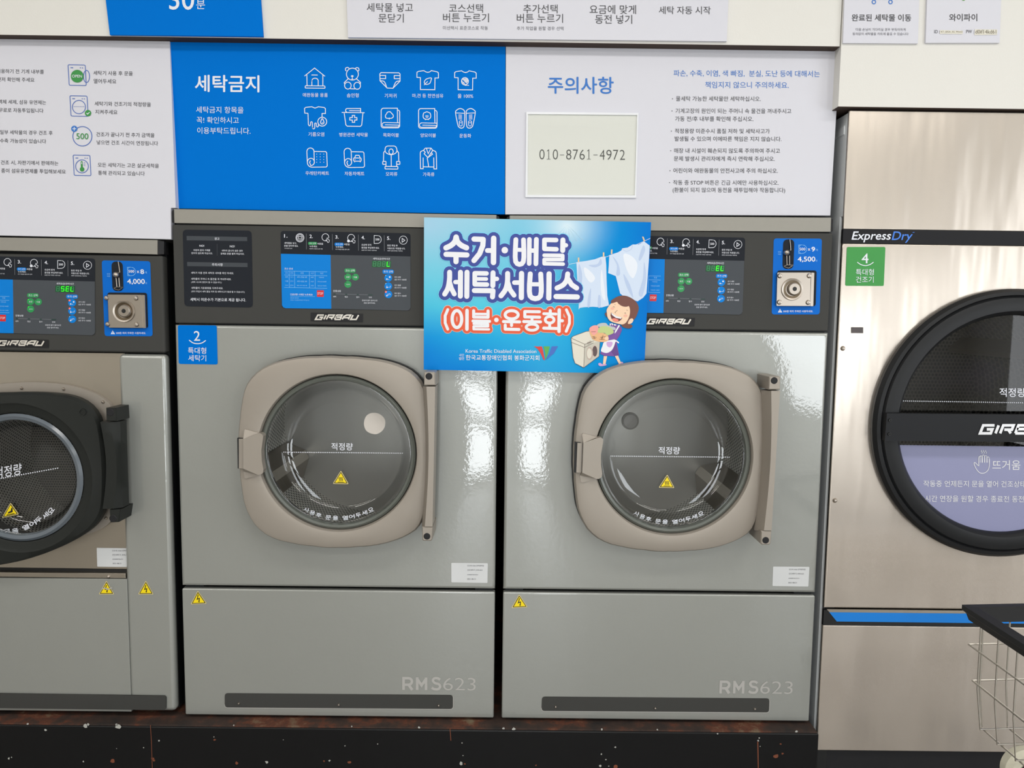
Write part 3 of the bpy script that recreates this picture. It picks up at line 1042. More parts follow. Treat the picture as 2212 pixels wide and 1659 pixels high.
def washer(label, dx, caps, lit, leds, number, disc):
    root = thing('washing_machine', label, 'washing machine', ((FXL + FXR) / 2 + dx, .4, zp), 'large grey washing machines')
    MB().box(FXL + .006 + dx, FXR - .006 + dx, .45, .86, zp + .012, ZCT - .006).box(FXL + .006 + dx, FXL + .05 + dx, .012, .45, zp + .012, ZCT - .006).box(FXR - .05 + dx, FXR - .006 + dx, .012, .45, zp + .012, ZCT - .006) \
        .box(FXL + .05 + dx, FXR - .05 + dx, .012, .45, ZFT, ZCT - .006).box(FXL + .05 + dx, FXR - .05 + dx, .012, .45, zp + .012, ZFM - .01).build('cabinet', m_cab, root)
    for x in (FXL + .06, FXR - .06):
        for y in (.07, .78):
            f = MB()
            f.add(*(lambda n: ([(x + dx + .02 * math.cos(2 * math.pi * k / n), y + .02 * math.sin(2 * math.pi * k / n), z) for z in (zp + .0008, zp + .014) for k in range(n)], [(k, (k + 1) % n, n + (k + 1) % n, n + k) for k in range(n)]))(14))
            f.build('foot', m_rub, root)
    # top strip: two dark ends and the grey bar
    q = pxs(caps, -.002)
    cap = MB().prism(q, .02, .0012).build('top_strip', m_cap, root)
    for e in (0, 1):
        a, b2 = (q[0], q[3]) if e == 0 else (q[1], q[2])
        s_ = -1 if e == 0 else 1
        MB().prism(np.array([a + [0, .003, -.001], a + [s_ * .0065, .006, -.003], b2 + [s_ * .0065, .006, .002], b2 + [0, .003, 0]]), .03).build('end_cap', m_black, cap)
    # charcoal fascia
    fas = MB().box(FXL + dx + .0015, FXR + dx - .0015, .0, .02, ZFT + .0025, ZCB - .0035, .003).build('control_fascia', m_fas, root)
    control_draw(fas, 0., None, lit, leds, (0, 0, 0), dx)
    badge(fas, 0., None, dx)
    A = [(100, 130), (1008, 135), (965, 1565), (60, 1565)]
    fnc = lambda x, y: (1660 + x / 8.7286, 500 + y / 8.7286)
    coin_draw(fas, 0., fnc, '4,500', '9', dx - .8)
    inf = Ink(360, 440, 5.53).poly(rquad([(192, 310), (1015, 322), (1030, 1240), (212, 1225)], 50)).build('notice_panel', m_cpd, fas, -.0008, dx)
    k = Ink(360, 440, 5.53)
    k.poly([(238, 385), (962, 398), (962, 448), (240, 438)]).poly([(244, 696), (966, 708), (967, 758), (246, 746)]).line([(603, 480), (604, 620)], 5)
    k.build('bar', m_grey2, inf, -.0012, dx)
    k = Ink(360, 440, 5.53)
    for t, x0, x1, y, bd in (('경고', 572, 630, 418, .01), ('NO!', 392, 448, 503, .02), ('NO!', 755, 812, 510, .02), ('어린이 혼자 기계를', 322, 520, 556, .008), ('만지지 않도록 하십시오.', 297, 550, 592, .008), ('세탁이 끝나지 않은 경우', 658, 910, 562, .008), ('강제로 문을 열지 마십시오.', 645, 928, 598, .008),
                             ('주의사항', 540, 670, 728, .01), ('세탁기 이용 전후 세탁조 내부를 확인 하세요.', 292, 802, 828, 0), ('세탁물의 주머니 속 물건을 꼭 꺼내주세요.', 293, 772, 900, 0), ('(세탁 사고의 원인이 될 수 있습니다.)', 294, 655, 940, 0), ('세탁물의 기준용량을 지켜주세요.', 295, 675, 1008, 0),
                             ('(과다 투입시 세탁 품질 저하 및 세탁사고가 발생 될 수 있습니다.)', 295, 933, 1053, 0), ('세탁시 미온수가 기본으로 제공 됩니다.', 283, 947, 1147, .016)):
        k.text(t, x0, x1, y, .012, bd)
    k.build('lettering', m_inkw, inf, -.0016, dx)
    # door opening centre
    c3 = pxs([(842, 810)], -.055, dx, PX0)[0]
    c = (c3[0], c3[2])
    r_open = .195
    fp = hole_plate(FXL + dx, FXR + dx, ZFM + .0035, ZFT - .001, c, r_open, 0., .02).build('front_panel', m_grey, root, smooth='wn')
    # number sticker, label
    if number:
        st = Ink(380, 690, 15.08).poly(rquad([(60, 185), (1330, 195), (1362, 1470), (90, 1450)], 70)).build('number_sticker', m_blue, fp, -.0008, dx)
        k = Ink(380, 690, 15.08).text(number, 585, 785, 537, h=318, bold=.006).line(smoothline([(440, 680), (560, 765), (705, 790), (850, 765), (965, 690)], 5), 30, True)
        k.text('특대형', 395, 985, 1015, .01, .006).text('세탁기', 405, 985, 1260, .01, .006)
        k.build('lettering', m_inkw, st, -.0014, dx)
    lb = Ink(380, 1180, 2.9892).poly(rquad([(1778, 107), (2014, 109), (2012, 237), (1779, 233)], 6)).build('asset_label', m_label, fp, -.0006, dx)
    k = Ink(960, 1200, 20.11)
    for t, x0, x1, y in (('인인세 A365 문학봉화점', 995, 1710, 443), ('인인세탁기, RMS-623', 995, 1650, 632), ('A0A80RMS6232321', 985, 1460, 832), ('2021-08-31', 985, 1360, 1022)):
        k.text(t, x0, x1, y)
    k.build('lettering', m_inkg, lb, -.001, dx)
    # lower panel
    lo = MB().box(FXL + dx, FXR + dx, .0, .022, ZFB, ZFM - .0035, .004).build('service_panel', m_grey, root, smooth='wn')
    sv = Ink(380, 1180, 2.9892).poly(rquad([(315, 948), (1790, 960), (1790, 1052), (315, 1042)], 22)).build('slot_cover', m_fas, lo, -.0006, dx, label='dark drain slot cover')
    k = Ink(380, 1180, 2.9892)
    k.line(rquad([(314, 947), (1791, 959), (1791, 1053), (314, 1043)], 22)[9:26], 4)
    k.build('slot_edge', m_rms, lo, -.0009, dx)
    for x, y in ((407, 1013), (1052, 1022), (1697, 1027)):
        p = pxs([(x, y)], 0, dx, (380, 1180, 2.9892))[0]
        MB().lathe([(0, -.004), (.0022, -.0035), (.0034, -.0006)], p[0], p[2], 14).build('screw', m_chrome, sv, smooth=True)
    k = Ink(380, 1180, 2.9892)
    k.line([(1470, 928), (1470, 852), (1500, 852)] + arc(1502, 873, 22, 21, -90, 90, 10) + [(1478, 894)], 17).line([(1500, 890), (1526, 928)], 18)
    k.line([(1558, 928), (1558, 846)], 17).line([(1615, 929), (1615, 847)], 17).line([(1556, 852), (1586, 898), (1617, 853)], 17)
    k.line(smoothline([(1706, 862), (1690, 852), (1668, 853), (1660, 868), (1674, 884), (1698, 890), (1706, 906), (1694, 922), (1668, 922), (1652, 912)], 4), 16)
    k.text('623', 1726, 1936, 890, .01, -.012, h=82)
    k.build('model_lettering', m_rms, lo, -.0007, dx)
    s18 = 18.433
    tri_sticker([(360 + x / s18, 1230 + y / s18) for x, y in ((1240, 840), (1605, 1362), (950, 1395))], lo, 0., dx)
    # ---- door
    out = pxs(DOOR, -.055, dx, PX0)[:, [0, 2]]
    ro = polar(out, c, A96)
    rin = .1885
    prof = [(lambda i: (ro[i] * .985, -.027)), (lambda i: (ro[i], -.031)), (lambda i: (ro[i], -.046)), (lambda i: (ro[i] - .004, -.0535)), (lambda i: (ro[i] - .013, -.0565)), (lambda i: (rin + .010, -.0575)), (lambda i: (rin + .002, -.056)), (lambda i: (rin, -.052)), (lambda i: (rin - .004, -.027))]
    n = 96
    V, Fc = [], []
    for f in prof:
        for i, a in enumerate(A96):
            r_, y = f(i)
            V.append((c[0] + r_ * math.cos(a), y, c[1] + r_ * math.sin(a)))
    for i in range(len(prof)):
        j = (i + 1) % len(prof)
        Fc += [(i * n + k, i * n + (k + 1) % n, j * n + (k + 1) % n, j * n + k) for k in range(n)]
    door = obj('door', V, Fc, m_taupe, root, smooth=True, norm=True)
    MB().ring([(c[0] + (r_ + .0015) * math.cos(a), c[1] + (r_ + .0015) * math.sin(a)) for r_, a in zip(ro, A96)], [(c[0] + (rin - .006) * math.cos(a), c[1] + (rin - .006) * math.sin(a)) for a in A96], -.0184, -.0003).build('door_gasket', m_rub, door)
    MB().lathe([(rin - .001, -.030), (rin + .012, -.029), (rin + .012, -.018), (rin - .005, -.018)], c[0], c[1], 72, True).build('inner_gasket', m_rub, door, smooth=True)
    MB().lathe([(rin - .003, -.048), (rin - .008, -.052), (rin - .013, -.050), (rin - .016, -.040), (rin - .012, -.026), (rin - .003, -.026)], c[0], c[1], 72, True).build('glass_seal', m_gask, door, smooth=True)
    rb = .1465
    prof = [(rin - .014, -.046), (rin - .018, -.047), (rin - .022, -.044), (rb + .008, -.012), (rb + .002, -.003), (rb - .005, .0015), (rb * .8, .0035), (rb * .55, .0055), (rb * .25, .007), (.0005, .0075)]
    gl = MB().lathe(prof, c[0], c[1], 72).build('glass_bowl', m_glass, door, smooth='full')
    for p in gl.data.polygons:
        pass
    # printing on the glass
    k = Ink(*PX0).text('적정량', 797, 960, 758, .01, .015)
    for i in range(66):
        k.disc(435 + i * 13.9, 800 + i * .13, 4.2, n=8)
    k.build('glass_lettering', m_inkw, gl, -.004, dx)
    tri_sticker([(490 + x / 3.5298, 750 + y / 3.5298) for x, y in ((870, 940), (930, 1044), (807, 1042))], gl, -.004, dx, 'heat')
    k = Ink(*PX0)
    s_ = '사용후 문을 열어두세요'
    pos = [(607, 1240), (652, 1262), (700, 1280), None, (774, 1298), (828, 1302), None, (903, 1301), (953, 1292), (1003, 1280), (1050, 1263), (1098, 1240)]
    for ch, p in zip(s_, pos):
        if p:
            t = -(p[0] - 855) / 600 * .9
            k.text(ch, p[0] - 21, p[0] + 21, p[1], bold=.03, h=32, rot=t)
    k.build('arc_lettering', m_inkw, gl, -.034, dx)
    # handle plate at the left
    PH = (500, 900, 10.37)
    q = lambda pts, y: pxs(pts, y, dx, PH)
    front = q([(265, 500), (560, 392), (640, 372), (690, 400), (710, 445), (690, 600), (668, 760), (680, 1000), (715, 1190), (703, 1265), (645, 1305), (590, 1305), (265, 1165)], -.072)
    top = q([(268, 310), (300, 283), (545, 342), (640, 372)], -.060)
    bot = q([(265, 1225), (290, 1365), (325, 1386), (560, 1330), (645, 1305)], -.060)
    tabp = q([(165, 500), (265, 500), (265, 1165), (165, 1160)], -.064)
    hm = MB()
    hm.prism(front, -.05)
    hm.prism(np.array([top[0], top[1], top[2], top[3], front[1], front[0]]), -.05)
    hm.prism(np.array([front[12], front[11], bot[4], bot[3], bot[2], bot[1], bot[0]]), -.05)
    hm.prism(tabp, -.05)
    hd = hm.build('door_handle', m_taupe, door)
    MB().prism(q([(128, 478), (250, 478), (268, 500), (268, 1165), (165, 1165), (140, 1160)], -.0582), -.045).build('handle_recess', m_rub, hd)
    # hinge side: two blocks and the moulded bar between them
    yh = -.088
    cap1 = pxs([(1503, 194), (1512, 189), (1578, 189), (1588, 196), (1590, 292), (1503, 292)], yh, dx, PX0)
    cap2 = pxs([(1490, 1372), (1570, 1372), (1566, 1468), (1556, 1478), (1500, 1478), (1490, 1470)], yh, dx, PX0)
    for cp, (sx, sy) in ((cap1, (1541, 222)), (cap2, (1526, 1442))):
        hb = MB().prism(cp, -.0005, .0025).build('hinge_block', m_taupe, door)
        p = pxs([(sx, sy)], yh, dx, PX0)[0]
        MB().lathe([(0, yh - .0012), (.0068, yh - .001), (.008, yh)], p[0], p[2], 20).build('hinge_plug', m_black, hb)
    secs = []
    for i in range(13):
        t = i / 12
        y = 300 + t * (1368 - 300)
        bow = math.sin(math.pi * t)
        xr = 1589 - 21 * t
        xl = 1522 - 12 * t + 22 * bow
        xi = 1494 - 8 * t + 26 * bow
        a = pxs([(xr, y), (xl, y)], yh, dx, PX0)
        b2 = pxs([(xi, y)], -.056, dx, PX0)
        secs.append([tuple(a[0]), tuple(a[1]), tuple(b2[0]), (b2[0][0], -.03, b2[0][2]), (a[0][0], -.03, a[0][2])])
    MB().loft(secs).build('hinge_bar', m_taupe, door, smooth=True)
    # ---- drum
    dr = drum('drum', m_drum, mat('drum_back_steel', (206, 204, 198), .35, metal=.3), c[0], c[1], .27, .05, .44, root)
    MB().lathe([(.27, .05), (.25, .035), (r_open, .02)], c[0], c[1], 72).build('drum_lip', m_chrome, dr, smooth=True)
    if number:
        Ink().poly(smoothline([(disc[0] + 23 * u, disc[1] + 23 * v) for u, v in ((-1, 0), (-.72, -.78), (0, -1.02), (.7, -.75), (1.02, -.15), (.8, .6), (.1, 1), (-.72, .72))], 4, True)).build('round_disc', mat('pale_disc', (236, 226, 218), .5), gl, .0125, label='pale round disc behind the glass')  # pale round disc set close behind the glass
    else:
        MB().lathe([(0, .428), (.020, .429), (.026, .434), (.026, .44)], *U(*disc, .43)[[0, 2]], 28).build('round_cover', mat('pale_steel', (206, 202, 196), .5), dr, smooth=True)
    for a0 in (205, 325, 85):
        a = math.radians(a0)
        e = lambda r_, da, y: (c[0] + r_ * math.cos(a + da), y, c[1] + r_ * math.sin(a + da))
        MB().loft([[e(.268, -.22, y), e(.222, -.06, y), e(.222, .06, y), e(.268, .22, y)] for y in (.06, .435)]).build('drum_lifter', m_steel2, dr)
    return root


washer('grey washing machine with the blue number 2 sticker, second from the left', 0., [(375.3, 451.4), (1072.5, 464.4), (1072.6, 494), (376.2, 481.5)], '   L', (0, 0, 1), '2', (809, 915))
washer('grey washing machine next to the tumble dryer, coin panel reading 4,500', .8, [(1100.8, 465.5), (1795.9, 470.1), (1794.8, 500.5), (1100.5, 496)], '  EL', (0, 0, 0), None, (1362, 910))


# ================================================================ smaller washer at the left edge
def small_washer():
    x1 = U(362, 900, 0)[0]
    cx = U(46, 1030, -.04)[0]
    x0 = 2 * cx - x1
    root = thing('washing_machine', 'lower washing machine with a dark round door, cut by the left edge', 'washing machine', ((x0 + x1) / 2, .4, zp))
    z = lambda px, py, y=0.: float(U(px, py, y)[2])
    zt = z(200, 514)
    zc1 = z(200, 546.5)
    zfb = z(200, 762.5)
    zsm = z(150, 1232)
    zlp = z(150, 1250)
    zb = z(200, 1533)
    cab = MB().box(x0, x1 - .004, .5, .85, zp + .012, zt - .005).box(x0, x0 + .05, .03, .5, zp + .012, zt - .005).box(x1 - .05, x1 - .004, .03, .5, zp + .012, zt - .005).box(x0 + .05, x1 - .05, .03, .5, zfb, zt - .005).box(x0 + .05, x1 - .05, .03, .5, zp + .012, zsm)
    cab.build('cabinet', m_cab, root)
    for x in (x0 + .06, x1 - .06):
        for y in (.08, .76):
            MB().box(x - .02, x + .02, y - .02, y + .02, zp + .0008, zp + .014).build('foot', m_rub, root)
    xl = float(U(-40, 530, 0)[0])
    q = pxs([(-520, 505), (340, 518.7), (340, 549.5), (-520, 531)], -.002)
    q[[0, 3], 0] = x0 + .01
    cap = MB().prism(q, .03).build('top_strip', m_cap, root)
    MB().prism(np.array([q[1] + [0, .002, -.0005], q[1] + [.013, .006, -.002], q[2] + [.013, .006, .001], q[2] + [0, .002, 0]]), .03).build('end_cap', m_black, cap)
    xf = float(U(354, 660, 0)[0])
    fas = MB().box(x0 + .002, xf, .0, .03, zfb + .002, zc1 - .004, .006).build('control_fascia', m_fas, root, smooth='wn')
    fn = lambda x, y: (153 + 1.028 * (x - 836), 568.7 + .995 * (y - 514.6) + .004 * (x - 836))
    control_draw(fas, 0., fn, ' SEL', (1, 1, 0), (1, 0, 1))
    fb = lambda x, y: (153 + 1.0 * (x - 898) + 48 - 126, 568.7 + .995 * (y - 514.6) + .004 * (x - 836) + 2.5)
    bq = quadmap([(590 + 547 / 6.703, 480 + 1308 / 6.703), (590 + 1303 / 6.703, 480 + 1325 / 6.703), (590 + 1298 / 6.703, 480 + 1445 / 6.703), (590 + 545 / 6.703, 480 + 1430 / 6.703)],
                 [(-15, 731), (105, 734), (105, 751.5), (-15, 749)])
    badge(fas, 0., bq)
    A = [(100, 130), (1008, 135), (965, 1565), (60, 1565)]
    B = [(1215 / 5.53, 500 + 345 / 5.53), (1795 / 5.53, 500 + 355 / 5.53), (1824 / 5.53, 500 + 1252 / 5.53), (1250 / 5.53, 500 + 1250 / 5.53)]
    coin_draw(fas, 0., quadmap(A, B), '4,000', '8')
    # front: inset stainless panel with the door, flush grey column at the right
    yi = .014
    c3 = U(46, 1030, -.03)
    c = (float(c3[0]), float(c3[2]))
    xs_ = float(U(262, 1000, 0)[0])
    fp = hole_plate(x0 + .12, xs_ + .01, zsm, zfb, c, .17, yi, .03, .001).build('front_panel', m_steel2, root)
    MB().box(xs_, x1, .0, .03, zp + .014, zfb - .001, .012).build('side_column', m_grey, root, smooth='wn')
    MB().box(x0, x0 + .12, .0, .03, zp + .014, zfb - .001, .012).build('side_column', m_grey, root, smooth='wn')
    lg = MB().box(x0 + .12, xs_ - .001, .004, .02, zlp + .001, z(150, 1239), .001).build('ledge', m_steel2, root)
    MB().box(x0 + .12, xs_ - .001, .016, .028, z(150, 1239), zsm + .004).build('seam', m_rub, lg)
    p = U(233, 1246.5, 0)
    MB().lathe([(0, -.001), (.003, .001), (.004, .004)], p[0], p[2], 12).build('screw', m_chrome, lg, smooth=True)
    lo = MB().box(x0 + .12, xs_ + .004, .0, .03, zp + .014, zlp, .001).build('service_panel', m_grey, root)
    kp = pxs(rquad([(-260, 1495), (358.5, 1503.5), (358.5, 1534), (-260, 1527)], 6), -.004)
    kp[:, 0] = np.maximum(kp[:, 0], x0 + .012)
    kick = MB().prism(kp, .0).build('kick_strip', m_fas, root)
    sz = lambda cx_, cy_: [(cx_, cy_ - 15.5), (cx_ + 17, cy_ + 14.5), (cx_ - 17, cy_ + 14.5)]
    t1 = tri_sticker(sz(230, 1269.5), lo, 0.)
    Ink().poly([(219, 1271.5), (226, 1269), (234, 1272), (242, 1268), (243, 1271), (233, 1274.5), (226, 1271.5), (219, 1274)]).build('tear', m_rms, t1, -.0018, label='torn strip across the sticker')
    tri_sticker(sz(315, 1269.5), lo, 0.)
    lb = Ink(0, 1080, 5.53).poly(rquad([(1155, 572), (1600, 577), (1605, 802), (1162, 797)], 8)).build('asset_label', m_label, fp, yi - .0006)
    k = Ink(0, 1080, 5.53)
    for t, xa, xb, y in (('인인세 A365 문학봉화점', 1340, 1560, 606), ('인인세탁기, RMS-618', 1342, 1540, 657), ('A0A80RMS6181', 1342, 1468, 708), ('2021-08-31', 1345, 1448, 758)):
        k.text(t, xa, xb, y)
    k.build('lettering', m_inkg, lb, yi - .001)
    # ring plate with screws
    rp_ = smoothline([(-170, 905), (-120, 860), (-50, 836), (50, 826), (120, 828.5), (165, 836), (205, 850), (230, 866), (243, 884), (252, 920), (256, 1000), (254, 1080), (243, 1118), (230, 1135), (200, 1150), (120, 1172), (40, 1182), (-60, 1178), (-140, 1150), (-180, 1090), (-190, 1000)], 4, True)
    a = pxs(rp_, yi - .012)[:, [0, 2]]
    ra = polar(a, c, A96)
    pts = [(c[0] + r_ * math.cos(t), c[1] + r_ * math.sin(t)) for r_, t in zip(ra, A96)]
    inn = [(c[0] + .168 * math.cos(t), c[1] + .168 * math.sin(t)) for t in A96]
    rg = MB().ring(pts, inn, yi - .012, yi).build('ring_plate', m_taupe, root, smooth=True)
    for x, y in ((47, 838.5), (138, 840.5), (223, 868.5), (229.5, 1119)):
        p = U(x, y, yi - .012)
        MB().lathe([(0, yi - .016), (.0025, yi - .0155), (.004, yi - .012)], p[0], p[2], 12).build('screw', m_chrome, rg, smooth=True)
    # dark door
    yd = -.045
    dd = smoothline([(-30, 851), (10, 849), (60, 848), (110, 850), (150, 856), (180, 869), (200, 888), (212, 912), (219, 950), (224, 1000), (225, 1050), (222, 1095), (214, 1118), (198, 1140), (172, 1160), (135, 1180), (80, 1202), (20, 1218), (-50, 1226), (-110, 1210), (-145, 1165), (-158, 1080), (-155, 980), (-140, 905), (-95, 865)], 4, True)
    a = pxs(dd, yd)[:, [0, 2]]
    ra = polar(a, c, A96)
    rin = .1535
    n = 96
    V, Fc = [], []
    prof = [lambda i: (ra[i] * .97, -.012), lambda i: (ra[i], -.02), lambda i: (ra[i], yd + .008), lambda i: (ra[i] - .006, yd), lambda i: (rin + .028, yd - .004), lambda i: (rin + .022, yd), lambda i: (rin + .01, yd + .001), lambda i: (rin + .004, yd + .004), lambda i: (rin, -.012)]
    for f in prof:
        for i, t in enumerate(A96):
            r_, y = f(i)
            V.append((c[0] + r_ * math.cos(t), y, c[1] + r_ * math.sin(t)))
    for i in range(len(prof)):
        j = (i + 1) % len(prof)
        Fc += [(i * n + k, i * n + (k + 1) % n, j * n + (k + 1) % n, j * n + k) for k in range(n)]
    m_dd = mat('dark_grey_plastic', (38, 40, 38), .5, spec=.2)
    door = obj('door', V, Fc, m_dd, root, smooth=True, norm=True)
    MB().lathe([(.168, -.010), (.1685, .02), (rin - .002, .02), (rin - .002, -.010)], c[0], c[1], 72, True).build('door_gasket', m_rub, door)
    MB().lathe([(rin + .002, yd + .004), (rin - .004, yd - .001), (rin - .012, yd + .002), (rin - .015, yd + .012), (rin - .004, yd + .02)], c[0], c[1], 72, True).build('glass_seal', mat('blue_grey_seal', (96, 104, 112), .2, spec=.7), door, smooth=True)
    rb = .118
    gl = MB().lathe([(rin - .012, yd + .004), (rin - .018, yd + .006), (rb + .008, -.006), (rb, .004), (rb * .7, .008), (.0005, .011)], c[0], c[1], 72).build('glass_bowl', m_glass, door, smooth='full')
    k = Ink(0, 800, 5.53).text('적정량', -60, 258, 1202, -.18, .015, h=132)
    for i in range(28):
        k.disc(-40 + i * 27, 1300 - i * 4.9, 8, n=8)
    k.build('glass_lettering', m_inkw, gl, 0.)
    tri_sticker([(0 + x / 5.53, 1080 + y / 5.53) for x, y in ((127, 30), (228, 172), (18, 217))], gl, 0., 0, 'hand')
    k = Ink(0, 1080, 5.53)
    for ch, x, y, rt in (('문', 85, 378, -.1), ('을', 182, 368, -.25), ('열', 308, 325, -.45), ('어', 392, 283, -.5), ('두', 462, 235, -.7), ('세', 545, 185, -.8), ('요', 608, 128, -.95), ('후', -70, 385, 0)):
        k.text(ch, x - 40, x + 40, y, bold=.03, h=58, rot=rt)
    k.build('arc_lettering', m_inkw, gl, -.026)
    # button mark and hinge
    p = U(179, 890, yd)
    MB().lathe([(.009, yd), (.0085, yd - .003), (.0065, yd - .003), (.006, yd - .001), (0, yd - .001)], p[0], p[2], 20).build('door_stud', m_dd, door, smooth=True)
    yh = -.062
    for pts, pc in (([(228.5, 881), (250, 881), (252, 910), (229.5, 910)], (238, 891)), ([(236, 1101), (260, 1101), (256, 1128), (238, 1129)], (244, 1120))):
        hb = MB().prism(pxs(pts, yh), yi, .002).build('hinge_block', m_dd, door)
        p = U(pc[0], pc[1], yh)
        MB().lathe([(0, yh - .001), (.0078, yh - .001), (.0088, yh)], p[0], p[2], 18).build('hinge_plug', m_black, hb)
    secs = []
    for i in range(11):
        t = i / 10
        y = 912 + t * 187
        b = math.sin(math.pi * t)
        xa, xb2 = 213 + 5 * t + 10 * b, 236 + 8 * t + 12 * b
        A_ = pxs([(xa, y), (xb2, y), (254 + 6 * t, y)], yh)
        secs.append([tuple(A_[0] + [0, .012, 0]), tuple(A_[0] + [.004, 0, 0]), tuple(A_[1] + [0, 0, 0]), tuple(A_[2] + [0, .012, 0]), (A_[2][0], -.02, A_[2][2]), (A_[0][0], -.02, A_[0][2])])
    MB().loft(secs).build('hinge_bar', m_dd, door, smooth=True)
    dr = drum('drum', m_drum, m_dback, c[0], c[1], .22, .06, .36, root)
    MB().lathe([(.22, .06), (.2, .04), (.168, .03)], c[0], c[1], 72).build('drum_lip', m_chrome, dr, smooth=True)
    return root


small_washer()


# ================================================================ dryer
def dryer():
    x0 = float(U(1815.5, 620, 0)[0])
    cx = float(U(2186, 920, -.03)[0])
    x1 = 2 * cx - x0
    z = lambda py, px=2000, y=0.: float(U(px, py, y)[2])
    zt, zb = z(240), z(1623.5)
    root = thing('tumble_dryer', 'tall stainless steel tumble dryer with a black round door and green number 4 sticker', 'tumble dryer', (cx, .4, 0))
    mS = mat('dryer_side', (232, 236, 238), .3, spec=.8)
    c = (cx, float(U(2186, 920, -.03)[2]))
    ro = .3275
    zg = z(468)
    MB().box(x0 + .002, x0 + .03, .0095, .9, zg, zt - .004).box(x0, x0 + .03, .024, .9, .02, zg).box(x1 - .03, x1, .026, .9, .02, zt - .03).box(x0, x1, .85, .9, .02, zt - .03).box(x0, x1, .026, .9, zt - .05, zt - .03).build('cabinet', mS, root)
    MB().box(x0 + .006, x0 + .03, .0092, .03, .06, zg - .001).box(x1 - .03, x1 - .004, .008, .03, .06, zt - .01).box(x0 + .03, x1 - .03, .008, .03, zb, z(1330)).box(x0 + .03, x1 - .03, .008, .03, z(520), zt - .01).build('front_frame', m_rub, root)
    zs0, zs1 = z(497.5), z(527.5)
    zr0, zr1 = z(1322), z(1353)
    MB().box(x0, x1, .0, .009, zs0, zt, .0025).build('top_panel', m_steel, root, smooth='wn')
    st = MB().box(x0 - .001, x1, -.002, .009, zs1, zs0).build('name_strip', mat('name_strip_black', (34, 34, 37), .5, spec=.15), root)
    k = Ink(1750, 220, 4.1472).text('Express', 372, 725, 1210, 0, .02, h=96, shear=.24)
    k.build('lettering', m_inkw, st, -.0028)
    Ink(1750, 220, 4.1472).text('Dry', 731, 918, 1212, 0, .016, h=100, shear=.24).line([(918, 1170), (936, 1168)], 4).build('lettering', mat('strip_blue', (62, 126, 224), .45), st, -.0028, label='blue lettering')
    fp = hole_plate(x0, x1, zr0 + .008, zs1, c, ro - .03, 0., .009, .0025).build('front_panel', m_steel, root, smooth='wn')
    gs = Ink(1750, 220, 4.1472).poly(rquad([(330, 1300), (675, 1300), (660, 1650), (315, 1648)], 14)).build('number_sticker', mat('sticker_green', (52, 146, 62), .45), fp, -.0008)
    k = Ink(1750, 220, 4.1472).text('4', 462, 522, 1402, 0, .01, h=86).line(smoothline([(422, 1436), (455, 1458), (495, 1467), (535, 1458), (568, 1436)], 5), 7)
    k.text('특대형', 410, 570, 1525, 0, .004).text('건조기', 410, 568, 1592, 0, .004)
    k.build('lettering', m_inkw, gs, -.0014)
    sw = MB().prism(pxs([(413, 492), (528, 493), (528, 552), (413, 551)], -.002, 0, (1750, 600, 4.6082)), .0).build('sensor_window', mat('sensor_brown', (62, 50, 48), .3), fp)
    for px, py in ((1820.5, 752.5), (1803.5, 1081)):
        p = U(px, py, 0)
        MB().lathe([(0, -.005), (.003, -.0045), (.0058, -.001), (.006, .0)], p[0], p[2], 16).build('screw', m_chrome, fp, smooth=True)
    # blue trim band between the panels
    xb = float(U(1790, 1340, 0)[0])
    tb = MB().box(x0, x1, .0, .009, zr1, zr0 + .002).build('trim_band', m_rub, root)
    MB().prism(pxs([(1786, 1316), (2600, 1324), (2600, 1331), (1792, 1322.5)], -.001), .004).build('band_ledge', m_steel2, tb)
    Ink().poly([(1791.5, 1322.5), (2560, 1330), (2545, 1351), (1807.5, 1342.5)]).build('band_stripe', mat('band_blue', (18, 128, 220), .3), tb, -.0012, label='bright blue stripe')
    MB().box(x0, x1, .0, .009, zb, zr1, .0025).build('lower_panel', m_steel, root, smooth='wn')
    MB().box(x0 + .003, x1 - .003, .012, .88, 0, zb - .001).build('toe_kick', m_black, root)
    # door: rubber ring, glass, cross bar
    rg = .2655
    cg = (float(U(2182, 919, -.03)[0]), c[1])
    prof = [(ro, -.001), (ro + .001, -.012), (ro - .006, -.022), (ro - .014, -.024), (ro - .017, -.020), (ro - .021, -.026), (ro - .036, -.030), (rg + .010, -.028), (rg + .004, -.022), (rg, -.016), (rg, -.004), (ro - .02, -.001)]
    door = MB().lathe(prof, c[0], c[1], 96, True).build('door', mat('satin_black', (25, 26, 28), .42, spec=.3), root, smooth=True)
    gl = MB().lathe([(rg + .002, -.010), (.0005, -.010)], c[0], c[1], 96).build('door_glass', m_glass, door)
    # lower film
    zf = float(U(2100, 963, -.010)[2])
    a0 = math.asin((zf - c[1]) / (rg - .0005))
    angs = [math.pi - a0 + (math.pi + 2 * a0) * i / 60 for i in range(61)]
    V = [(c[0] + rg * math.cos(t), -.0108, c[1] + rg * math.sin(t)) for t in angs]
    film = obj('warning_film', V, [list(range(61))], mat('lavender_film', (140, 142, 176), .35), door)
    k = Ink(1750, 900, 4.1472)
    k.text('뜨거움 주의', 1632, 2075, 434, .005, .006).text('작동중 언제든지 문을 열어 건조상태를 확인하세요', 1015, 2290, 603, .006, .006).text('시간 연장을 원할 경우 종료전 동전을 넣어주세요', 1028, 2280, 737, .006, .006)
    k.line(smoothline([(1605, 380), (1604, 440), (1592, 480), (1560, 505), (1525, 505), (1500, 485), (1478, 450), (1468, 418), (1478, 412), (1510, 440), (1508, 400), (1512, 360), (1530, 355)], 3), 6)
    for xa, ya in ((1530, 352), (1552, 345), (1573, 350), (1594, 362)):
        k.line([(xa - 8, 412)] + arc(xa, ya + 10, 9, 12, 180, 360, 8) + [(xa + 9, 412)], 5)
